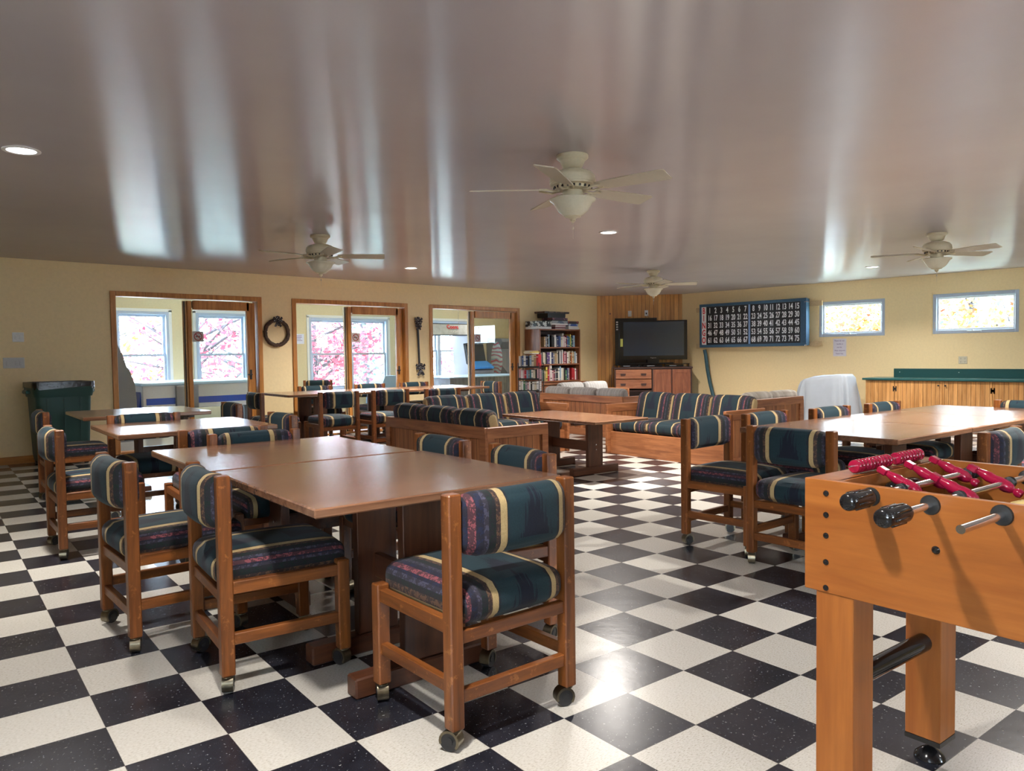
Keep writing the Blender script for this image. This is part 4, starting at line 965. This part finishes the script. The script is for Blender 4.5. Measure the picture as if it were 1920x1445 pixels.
for hh_ in ((0, 7), (7, 15)):
  mb = MB()
  for r_ in range(5):
    for c_ in range(*hh_):
        cx = xa+(xm-.02-xa)*(c_+.5)/7 if c_ < 7 else xm+.02+(xb-xm-.02)*(c_-7+.5)/8
        text_into(mb, str(r_*15+c_+1), .150, MF((cx, .0225, BH/2-.065-RH*(r_+.5)), 0), sx=.60, bold=.0035)
  mb.build('numbers', plain('number_white', (.84, .85, .86), .5), t, smooth=False)
mb = MB(); mb.box((xm, .016, 0), (.036, .012, BH-.11)); mb.build('centre_strip', bl2, t)
for z in (.395-.06, -.40):
    mb = MB(); mb.box((.02, .175, z), (BW+.40, .036, .09), .003); mb.build('wall_batten', plain('pale_batten', (.62, .44, .24), .6, var=.08), t)
mb = MB(); mb.tube([(BW/2-.03, -.01, .36), (BW/2+.02, -.02, .365), (BW/2+.05, -.01, .35)], .008, 8); mb.lathe([(.001, -.01), (.014, -.008), (.014, .004), (.001, .01)], (BW/2-.01, -.01, -BH/2+.01), 12, ax='y'); mb.build('latch_hook', steel, t)
mb = MB(); pts = [(13.55, 8.64, 1.262), (13.56, 8.62, 1.15), (13.57, 8.585, .85), (13.58, 8.54, .6), (13.58, 8.47, .35), (13.58, 8.38, .12), (13.57, 8.36, .03)]
mb.tube(pts, .036, 12); tag(mb.build('blower_hose', plain('hose_blue_grey', (.03, .09, .12), .45)), 'dark blue hose hanging from the bottom left of the bingo board', 'hose')
# note under the first high window
papm = plain('notice_paper', (.70, .66, .72), .8); inkm = plain('marker_purple', (.16, .05, .20), .6)
t = thing('paper_notice', 'small handwritten paper notice taped under the left high window', 'paper notice', (XR, 5.932, 1.262), R(-90))
mb = MB(); mb.box((0, -.002, 0), (.235, .003, .315)); mb.build('sheet', papm, t, smooth=False)
mb = MB()
for k, (tx, sz) in enumerate((('Please do not', .036), ('handle or', .034), ('use the', .034), ('Bingo equipment', .031), ('Thank You', .034))):
    text_into(mb, tx, sz, MF((-.005+.01*(k % 2), -.0040, .12-k*.058), 0), sx=.9, depth=.0004)
mb.build('handwriting', inkm, t, smooth=False)
t = thing('paper_notice', 'printed white notice on the sunroom far wall seen through the middle door', 'paper notice', (7.37, YB, 1.585))
mb = MB(); mb.box((0, -.002, 0), (.24, .003, .20)); mb.build('sheet', plain('white_paper', (.72, .74, .86), .8), t, smooth=False)
mb = MB(); [mb.box((-.01+.01*(k % 2), -.004, .06-k*.03), (.16-.02*(k % 3), .001, .008)) for k in range(4)]; mb.build('print', inkm, t, smooth=False)
# ------------------------------------------------------------------ pine cabinets with green counter
t = thing('base_cabinet', 'long run of pine plank cabinets with black hinges along the right wall', 'cabinet', (13.05, 0, 0))
CY0, CY1 = 1.0, 5.236; CZ = .711
mb = MB(); mb.box((.30, (CY0+CY1)/2, CZ/2+.03), (.56, CY1-CY0, CZ-.06)); mb.box((.33, (CY0+CY1)/2, .03), (.48, CY1-CY0-.04, .06)); mb.build('carcass', pine('z'), t)
pp = wood('pine_plank_', 'z', (.42, .18, .048), (.68, .36, .13), .4, plank=('y', .062))
seams = [5.230, 4.764, 4.059, 3.369, 2.664, 1.974, 1.28]
blackh = plain('black_hinge_iron', (.02, .018, .016), .5, .3)
for k, (a, b) in enumerate(zip(seams, seams[1:])):
    mb = MB(); mb.box((.010, (a+b)/2, CZ/2+.035), (.02, a-b-.006, CZ-.085), .002)
    pnl = mb.build('fixed_panel' if k == 0 else 'cabinet_door', pp, t)
    if k == 0: continue
    hy_ = a-.0 if k % 2 == 1 else b
    mb = MB()
    for z in (.575, .16):
        for s in (-1, 1): mb.box((-.003, hy_+s*.020, z), (.006, .018, .085), .002)
        mb.box((-.004, hy_, z), (.008, .03, .035), .002)
    mb.build('hinge', blackh, pnl)
    ky = b+.05 if k % 2 == 1 else a-.05
    mb = MB(); mb.lathe([(.001, -.030), (.014, -.026), (.014, -.018), (.006, -.012), (.006, 0)], (0, ky, .640), 12, ax='x'); mb.build('knob', blackh, pnl)
grn = plain('dark_green_laminate', (.018, .085, .085), .3)
t = thing('countertop', 'dark green laminate countertop with upstand over the pine cabinets', 'countertop', (13.35, 3.1, .73))
mb = MB(); mb.box((-.015, (CY0+5.27)/2-3.1, .0), (.655, 5.27-CY0, .032), .004); mb.build('top_slab', grn, t)
mb = MB(); mb.box((.302, (CY0+4.997)/2-3.1, .087), (.024, 4.997-CY0, .145), .002); us = mb.build('upstand', grn, t)
mb = MB(); [mb.lathe([(.001, -.0145), (.008, -.0135), (.008, -.012)], (.302, y-3.1, .10), 10, ax='x') for y in (4.90, 4.0, 3.1, 2.2)]; mb.build('screw_caps', plain('screw_white', (.7, .7, .7), .4), us)
t = thing('wall_outlet', 'beige quad electrical outlet on the wall above the green counter', 'outlet', (XR, 3.952, 1.028), R(-90))
mb = MB(); mb.box((0, -.004, 0), (.125, .008, .12), .003); mb.build('cover_plate', plain('outlet_beige', (.62, .56, .42), .4), t)
mb = MB()
for x in (-.03, .03):
    for z in (-.027, .027):
        mb.box((x-.006, -.0085, z+.004), (.003, .002, .012)); mb.box((x+.008, -.0085, z+.004), (.003, .002, .012)); mb.box((x, -.0085, z-.012), (.006, .002, .006))
mb.build('sockets', dark, t, smooth=False)
# ------------------------------------------------------------------ machine under a white sheet
t = thing('draped_machine', 'bulky machine covered by a white sheet left of the pine cabinets', 'covered machine', (12.88, 5.79, 0))
mb = MB(); NN = 96; rings_ = []
def capr(z, a, b, amp, ph=0, pk=0):
    P = []
    for k in range(NN):
        th_ = 2*math.pi*k/NN; c_, s_ = math.cos(th_), math.sin(th_); e = .42
        x = a*math.copysign(abs(c_)**e, c_); y = b*math.copysign(abs(s_)**e, s_)
        f = 1+amp*(1.1*abs(math.sin(5.5*th_+ph*.4))-.7+.45*math.sin(13*th_+1.3+ph*.5)+.25*math.sin(23*th_))
        P.append(Vector((x*f, y*f, z+pk*y)))
    return P
rings_ = [capr(.795, .05, .06, 0, 0, -.03), capr(.792, .15, .20, 0, 0, -.09), capr(.765, .235, .36, .008, 0, -.13), capr(.715, .255, .405, .03, .1, -.10), capr(.60, .27, .415, .07, .3), capr(.42, .29, .43, .12, .5), capr(.22, .305, .445, .16, .7), capr(.02, .31, .45, .18, .8)]
mb.rings(rings_); mb.sharp = 80; mb.build('white_sheet', plain('white_sheet', (.36, .395, .44), .7, bmp=.1, bs=8), t)
mb = MB(); mb.box((0, 0, .36), (.4, .6, .7)); mb.build('machine_body', plain('machine_grey', (.3, .3, .3), .5), t)
# ------------------------------------------------------------------ sunroom contents
whl = plain('white_laminate', (.70, .74, .78), .3); blu = plain('royal_blue', (.03, .08, .42), .35); gry = plain('machine_grey_plastic', (.20, .21, .23), .4); lbl = plain('light_blue_rail', (.42, .62, .80), .3)
t = thing('air_hockey_table', 'white air hockey table with blue band seen through the first glass door', 'air hockey table', (5.03, 12.90, 0))
mb = MB(); mb.box((0, 0, .63), (2.30, 1.15, .38), .01); mb.build('cabinet', whl, t)
mb = MB(); mb.box((0, 0, .835), (2.36, 1.22, .05), .012); mb.build('top_rail', lbl, t)
mb = MB(); mb.box((.02, -.577, .565), (2.24, .004, .10)); mb.build('blue_band', blu, t)
for sx_ in (-1, 1):
    for sy_ in (-1, 1):
        mb = MB(); x = sx_*.97; mb.rings([[Vector((x+a*.13, sy_*.46+b*.07, .80)) for a, b in ((-1, -1), (1, -1), (1, 1), (-1, 1))], [Vector((x+a*.09, sy_*.46+b*.06, .45)) for a, b in ((-1, -1), (1, -1), (1, 1), (-1, 1))], [Vector((x+a*.10, sy_*.46+b*.07, 0)) for a, b in ((-1, -1), (1, -1), (1, 1), (-1, 1))]]); mb.build('leg', gry, t)
mb = MB(); mb.box((-1.13, -.35, .50), (.10, .30, .66), .01, rot=Matrix.Rotation(R(8), 3, 'Y')); mb.build('score_end', blu, t)
mb = MB(); mb.box((-.50, -.61, .62), (.34, .07, .36), .006); cb = mb.build('coin_box', gry, t)
mb = MB(); mb.box((-.47, -.648, .60), (.10, .004, .08)); mb.build('coin_label', whl, cb)
mb = MB(); mb.box((.72, -.578, .75), (.20, .004, .05)); mb.build('rating_plate', gry, t)
t = thing('arcade_cabinet', 'dark grey arcade cabinet at the left edge of the first glass door', 'arcade machine', (3.22, 12.5, 0))
mb = MB(); mb.prism([(-.45, -.35, 0), (.52, -.35, 0), (.52, -.35, .62), (.50, -.35, .85), (.44, -.35, 1.05), (.40, -.35, 1.10), (.34, -.35, 1.30), (.26, -.35, 1.48), (.20, -.35, 1.60), (-.45, -.35, 1.64)], (0, .70, 0)); mb.build('cabinet_side', gry, t)
mb = MB(); mb.box((.20, -.353, 1.40), (.12, .004, .30)); mb.build('green_stripe', plain('arcade_green', (.03, .15, .10), .4), t)
covg = stripey('grey_table_cover', (.10, .11, .13), (.24, .27, .31), 8, .6)
t = thing('pool_table', 'pool table under a grey cover seen through the third glass door', 'pool table', (10.75, 12.55, 0))
mb = MB(); mb.rings([[Vector((a*1.22, b*.64, .10)) for a, b in ((-1, -1), (1, -1), (1, 1), (-1, 1))], [Vector((a*1.20, b*.62, .755)) for a, b in ((-1, -1), (1, -1), (1, 1), (-1, 1))]]); mb.build('cover', covg, t, smooth=False)
mb = MB(); mb.box((0, 0, .768), (2.46, 1.30, .024), .006); mb.build('top_rail', lbl, t)
for sx_ in (-1, 1):
    for sy_ in (-1, 1): mb = MB(); mb.box((sx_*.95, sy_*.42, .052), (.16, .16, .104), .01); mb.build('leg', gry, t)
shade = plain('lamp_shade_silver', (.50, .54, .58), .4, var=.12, bs=9); blkf = plain('lamp_trim_navy', (.02, .035, .06), .4)
lx0, lx1, ly = 9.32, 10.74, 12.66
t = thing('billiard_lamp', 'long silver billiard lamp with red lettering hanging over the covered pool table', 'hanging lamp', ((lx0+lx1)/2, ly, 1.76))
hl = (lx1-lx0)/2
mb = MB(); mb.rings([[Vector((a*hl, b*.19, -.115)) for a, b in ((-1, -1), (1, -1), (1, 1), (-1, 1))], [Vector((a*(hl-.07), b*.10, .115)) for a, b in ((-1, -1), (1, -1), (1, 1), (-1, 1))]]); mb.build('lamp_shade', shade, t, smooth=False)
mb = MB(); mb.box((0, 0, .118), (2*hl-.13, .215, .014)); mb.box((0, -.19, -.118), (2*hl+.01, .012, .014)); mb.box((0, .19, -.118), (2*hl+.01, .012, .014)); mb.box((-hl, 0, -.118), (.012, .38, .014)); mb.box((hl, 0, -.118), (.012, .38, .014)); mb.build('shade_trim', blkf, t)
tilt = math.atan2(.09, .23)
Mt = MF((.08, -.143, .048), 0) @ Matrix.Rotation(-tilt, 4, 'X')
mb = MB(); text_into(mb, 'Coors', .125, Mt, sx=.95, bold=.003, depth=.003); mb.build('red_lettering', plain('sign_red', (.70, .02, .03), .4), t, smooth=False)
Mt = MF((.13, -.178, -.052), 0) @ Matrix.Rotation(-tilt, 4, 'X')
mb = MB(); text_into(mb, 'LIGHT', .075, Mt, sx=1.1, bold=.001, depth=.003); mb.build('white_lettering', plain('sign_white', (.8, .8, .8), .4), t, smooth=False)
for x in (-hl+.35, hl-.35):
    mb = MB(); mb.cyl((x, 0, .12), (x, 0, ZS-1.76), .004, n=6); mb.build('chain', steel, t)
dkb = plain('arcade_black', (.03, .032, .036), .35); art = pat('bright_cabinet_art', (.10, .40, .45), (.75, .80, .82), 14); art2 = plain('control_blue', (.05, .25, .60), .3)
t = thing('arcade_cabinet', 'arcade cabinet with dark screen and blue control panel beyond the third door', 'arcade machine', (11.60, 13.61, 0))
mb = MB(); mb.prism([(.30, -.38, 0), (.30, -.38, .85), (.30, -.10, 1.02), (.30, .0, 1.48), (.30, -.16, 1.50), (.30, -.16, 1.70), (.30, .38, 1.72), (.30, .38, 0)], (-.60, 0, 0)); mb.build('cabinet_body', gry, t)
mb = MB(); mb.rings([[Vector((a, -.12, 1.06)) for a in (-.27, .27)]+[Vector((a, -.02, 1.46)) for a in (.27, -.27)], [Vector((a, -.14, 1.06)) for a in (-.27, .27)]+[Vector((a, -.05, 1.46)) for a in (.27, -.27)]]); mb.build('screen_bezel', dkb, t)
mb = MB(); mb.box((0, -.27, .985), (.58, .30, .05), .006, rot=Matrix.Rotation(R(28), 3, 'X')); mb.build('control_panel', art2, t)
mb = MB(); mb.box((0, -.172, 1.60), (.56, .02, .17)); mb.build('marquee', pat('marquee_print', (.75, .72, .74), (.45, .15, .20), 10), t)
t = thing('arcade_cabinet', 'pale arcade cabinet with colourful side art at the right of the third door', 'arcade machine', (12.65, 13.62, 0))
mb = MB(); mb.prism([(-.30, -.36, 0), (-.30, -.36, .80), (-.30, -.16, .98), (-.30, -.06, 1.35), (-.30, -.20, 1.52), (-.30, -.16, 1.60), (-.30, .36, 1.62), (-.30, .36, 0)], (.60, 0, 0)); mb.build('cabinet_body', gry, t)
def swirl():
    m, t_, b = newmat('cabinet_side_art'); v = coords(t_, (1, 1, 1)); wv = N(t_, 'TexWave', wave_type='RINGS', rings_direction='SPHERICAL'); t_.links.new(v, wv.inputs['Vector']); sin_(wv, 'Scale', 3.2); sin_(wv, 'Distortion', 7); sin_(wv, 'Detail', 1.5)
    t_.links.new(ramp(t_, wv.outputs['Fac'], [(0, (.75, .82, .80)), (.4, (.35, .70, .60)), (.55, (.12, .20, .55)), (.68, (.70, .72, .80)), (.85, (.60, .12, .15))], True), b.inputs['Base Color']); sin_(b, 'Roughness', .35); return m
mb = MB(); P = []
for k in range(28):
    a = 2*math.pi*k/28; P.append(Vector((-.303+0, .0+.20*math.cos(a), 1.09+.44*math.sin(a)*(1 if math.sin(a) > 0 else .9))))
mb.prism(P, (-.004, 0, 0))
P = [Vector((.0+.26*math.cos(2*math.pi*k/28), -.363, .44+.38*math.sin(2*math.pi*k/28))) for k in range(28)]; mb.prism(P, (0, -.004, 0))
mb.build('side_art', swirl(), t, smooth=False)
t = thing('covered_grill', 'light blue plastic-covered box behind the middle glass door', 'covered appliance', (8.36, 12.45, 0))
mb = MB(); mb.rings([[Vector((a*.30, b*.26, 0)) for a, b in ((-1, -1), (1, -1), (1, 1), (-1, 1))], [Vector((a*.27, b*.24, .60)) for a, b in ((-1, -1), (1, -1), (1, 1), (-1, 1))], [Vector((a*.17+.07, b*.16, .84)) for a, b in ((-1, -1), (1, -1), (1, 1), (-1, 1))]]); mb.build('plastic_cover', plain('tarp_blue', (.22, .34, .46), .4), t, smooth=False)
for x, y in ((4.6, 12.0), (8.0, 12.0), (11.6, 12.0)):
    t = thing('recessed_light', 'recessed downlight in the sunroom ceiling', 'ceiling light', (x, y, ZS), 0, 'recessed downlights in the sunroom ceiling')
    mb = MB(); mb.lathe([(.075, -.001), (.098, -.001), (.098, -.007), (.088, -.010), (.075, -.006)], n=32, cap=False); mb.build('trim_ring', plain('white_trim', (.8, .8, .8), .4), t)
    mb = MB(); mb.lathe([(.0746, -.0015), (.0746, -.0035)], n=32); mb.build('lamp_lens', lampm, t)
    ld = D.lights.new('sunroom_downlight', 'AREA'); ld.shape = 'DISK'; ld.size = .13; ld.energy = 25; ld.color = (1, .93, .84)
    lo = D.objects.new('lamp_light', ld); COL.objects.link(lo); lo.parent = t; lo.location = (0, 0, -.014)
# ------------------------------------------------------------------ trees outside
def leafmat(n, cs):
    m, t, b = newmat(n); g = N(t, 'NewGeometry'); wn = N(t, 'TexNoise'); sin_(wn, 'Scale', 1.3); t.links.new(g.outputs['Position'], wn.inputs['Vector'])
    w2 = N(t, 'TexWhiteNoise', noise_dimensions='3D'); t.links.new(coords(t, (9, 9, 9)), w2.inputs['Vector'])
    f = math_(t, 'ADD', math_(t, 'MULTIPLY', wn.outputs[0], .8), math_(t, 'MULTIPLY', g.outputs['Random Per Island'], .45))
    col = ramp(t, f, [(.35+.5*i/max(1, len(cs)-1), c) for i, c in enumerate(cs)])
    t.links.new(col, b.inputs['Base Color']); sin_(b, 'Roughness', .6)
    tl = N(t, 'BsdfTranslucent'); t.links.new(col, tl.inputs[0]); mx = N(t, 'MixShader'); sin_(mx, 0, .45)
    o = t.nodes['Material Output']; t.links.new(b.outputs[0], mx.inputs[1]); t.links.new(tl.outputs[0], mx.inputs[2]); t.links.new(mx.outputs[0], o.inputs[0]); return m
def tree(x, y, zb, h, r, lm, tm, label, nl=2600, ls=.11, rz_=1.0, tr=.13, lowz=None):
    t = thing('tree', label, 'tree', (x, y, zb), 0, 'autumn trees outside the windows')
    mb = MB(); tips = []
    lean = random.uniform(-.06, .06)*h
    mb.tube([(0, 0, 0), (lean*.3, .05, h*.3), (lean*.7, .02, h*.6), (lean, 0, h*.92)], [tr, tr*.85, tr*.6, tr*.2], 10)
    for k in range(16):
        a = k*2.4+random.random(); z0 = h*random.uniform(.12, .75); L1_ = r*random.uniform(.6, 1.0)
        p0 = Vector((lean*z0/h, .03, z0)); d = Vector((math.cos(a), math.sin(a), random.uniform(.15, .7)))
        p1 = p0+d*L1_*.5+Vector((0, 0, .1)); p2 = p0+d*L1_+Vector((random.uniform(-.2, .2), random.uniform(-.2, .2), .1)); mb.tube([p0, p1, p2], [tr*.34, tr*.2, tr*.06], 6)
        tips += [p1, p2, (p1+p2)/2]
        for q in range(3):
            e = p1+Vector((random.uniform(-1, 1), random.uniform(-1, 1), random.uniform(-.4, .8)))*r*.35; mb.tube([p1, (p1+e)/2+Vector((0, 0, .05)), e], [tr*.13, tr*.08, tr*.03], 5); tips.append(e)
    mb.build('trunk', tm, t)
    vs_, fs = [], []
    for k in range(int(nl*.24)):
        c = random.choice(tips)+Vector((random.gauss(0, .24), random.gauss(0, .24), random.gauss(0, .17)))*r*.75*rz_
        if lowz is not None and c.z+zb < lowz: continue
        u = Vector((random.gauss(0, 1), random.gauss(0, 1), random.gauss(0, .6))).normalized(); v = u.orthogonal().normalized(); v = (v*math.cos(k)+u.cross(v)*math.sin(k))
        s = ls*random.uniform(.6, 1.4); i = len(vs_)
        vs_ += [c-u*s, c-v*s*.55, c+u*s, c+v*s*.55+u*s*.2]; fs.append((i, i+1, i+2, i+3))
    me = D.meshes.new('foliage'); me.from_pydata(vs_, [], fs); me.materials.append(lm); o = D.objects.new('foliage', me); COL.objects.link(o); o.parent = t
redl = leafmat('leaves_red', [(.22, .012, .028), (.28, .036, .055), (.30, .085, .105)]); yell = leafmat('leaves_yellow', [(.20, .055, .005), (.22, .115, .012), (.12, .13, .045), (.20, .035, .010)]); grnl = leafmat('leaves_green', [(.045, .10, .09), (.08, .14, .12), (.14, .17, .07)])
bark = plain('dark_bark', (.03, .024, .030), .8, var=.3); pbark = plain('pale_bark', (.10, .11, .13), .8, var=.25)
tree(6.55, 17.2, -.6, 4.2, 2.0, redl, bark, 'red maple seen through the first glass door', 8000, .065)
tree(9.6, 17.4, -.6, 4.4, 2.2, redl, bark, 'red maple filling the middle glass door windows', 16000, .07)
tree(13.2, 20.5, -.8, 5.0, 2.2, grnl, bark, 'green tree behind the middle and third door windows', 7000, .08)
tree(5.2, 21.5, -.9, 3.2, 2.6, yell, bark, 'low yellow-green tree behind the first door windows', 7000, .08)
tree(17.2, 20.0, -.9, 3.6, 2.0, redl, bark, 'small pinkish tree far behind the third glass door', 4000, .08)
tree(11.0, 24.5, -.9, 4.5, 3.0, grnl, bark, 'pale green tree far behind the red maple', 6000, .10)
tree(18.3, 4.85, -.8, 6.2, 2.6, yell, pbark, 'pale-barked yellow tree in the right-hand high window', 15000, .06, tr=.17)
tree(18.5, 7.75, -.8, 6.0, 2.4, yell, pbark, 'slim pale-barked yellow tree in the left-hand high window', 19000, .06, tr=.11)
tree(19.3, 7.0, -.8, 6.0, 2.2, yell, pbark, 'thinner pale trunk to the right in the left-hand high window', 14000, .06, tr=.08)
tree(21.5, 6.0, -1.0, 5.0, 3.0, grnl, bark, 'green tree behind the yellow trees by the high windows', 5000, .12)
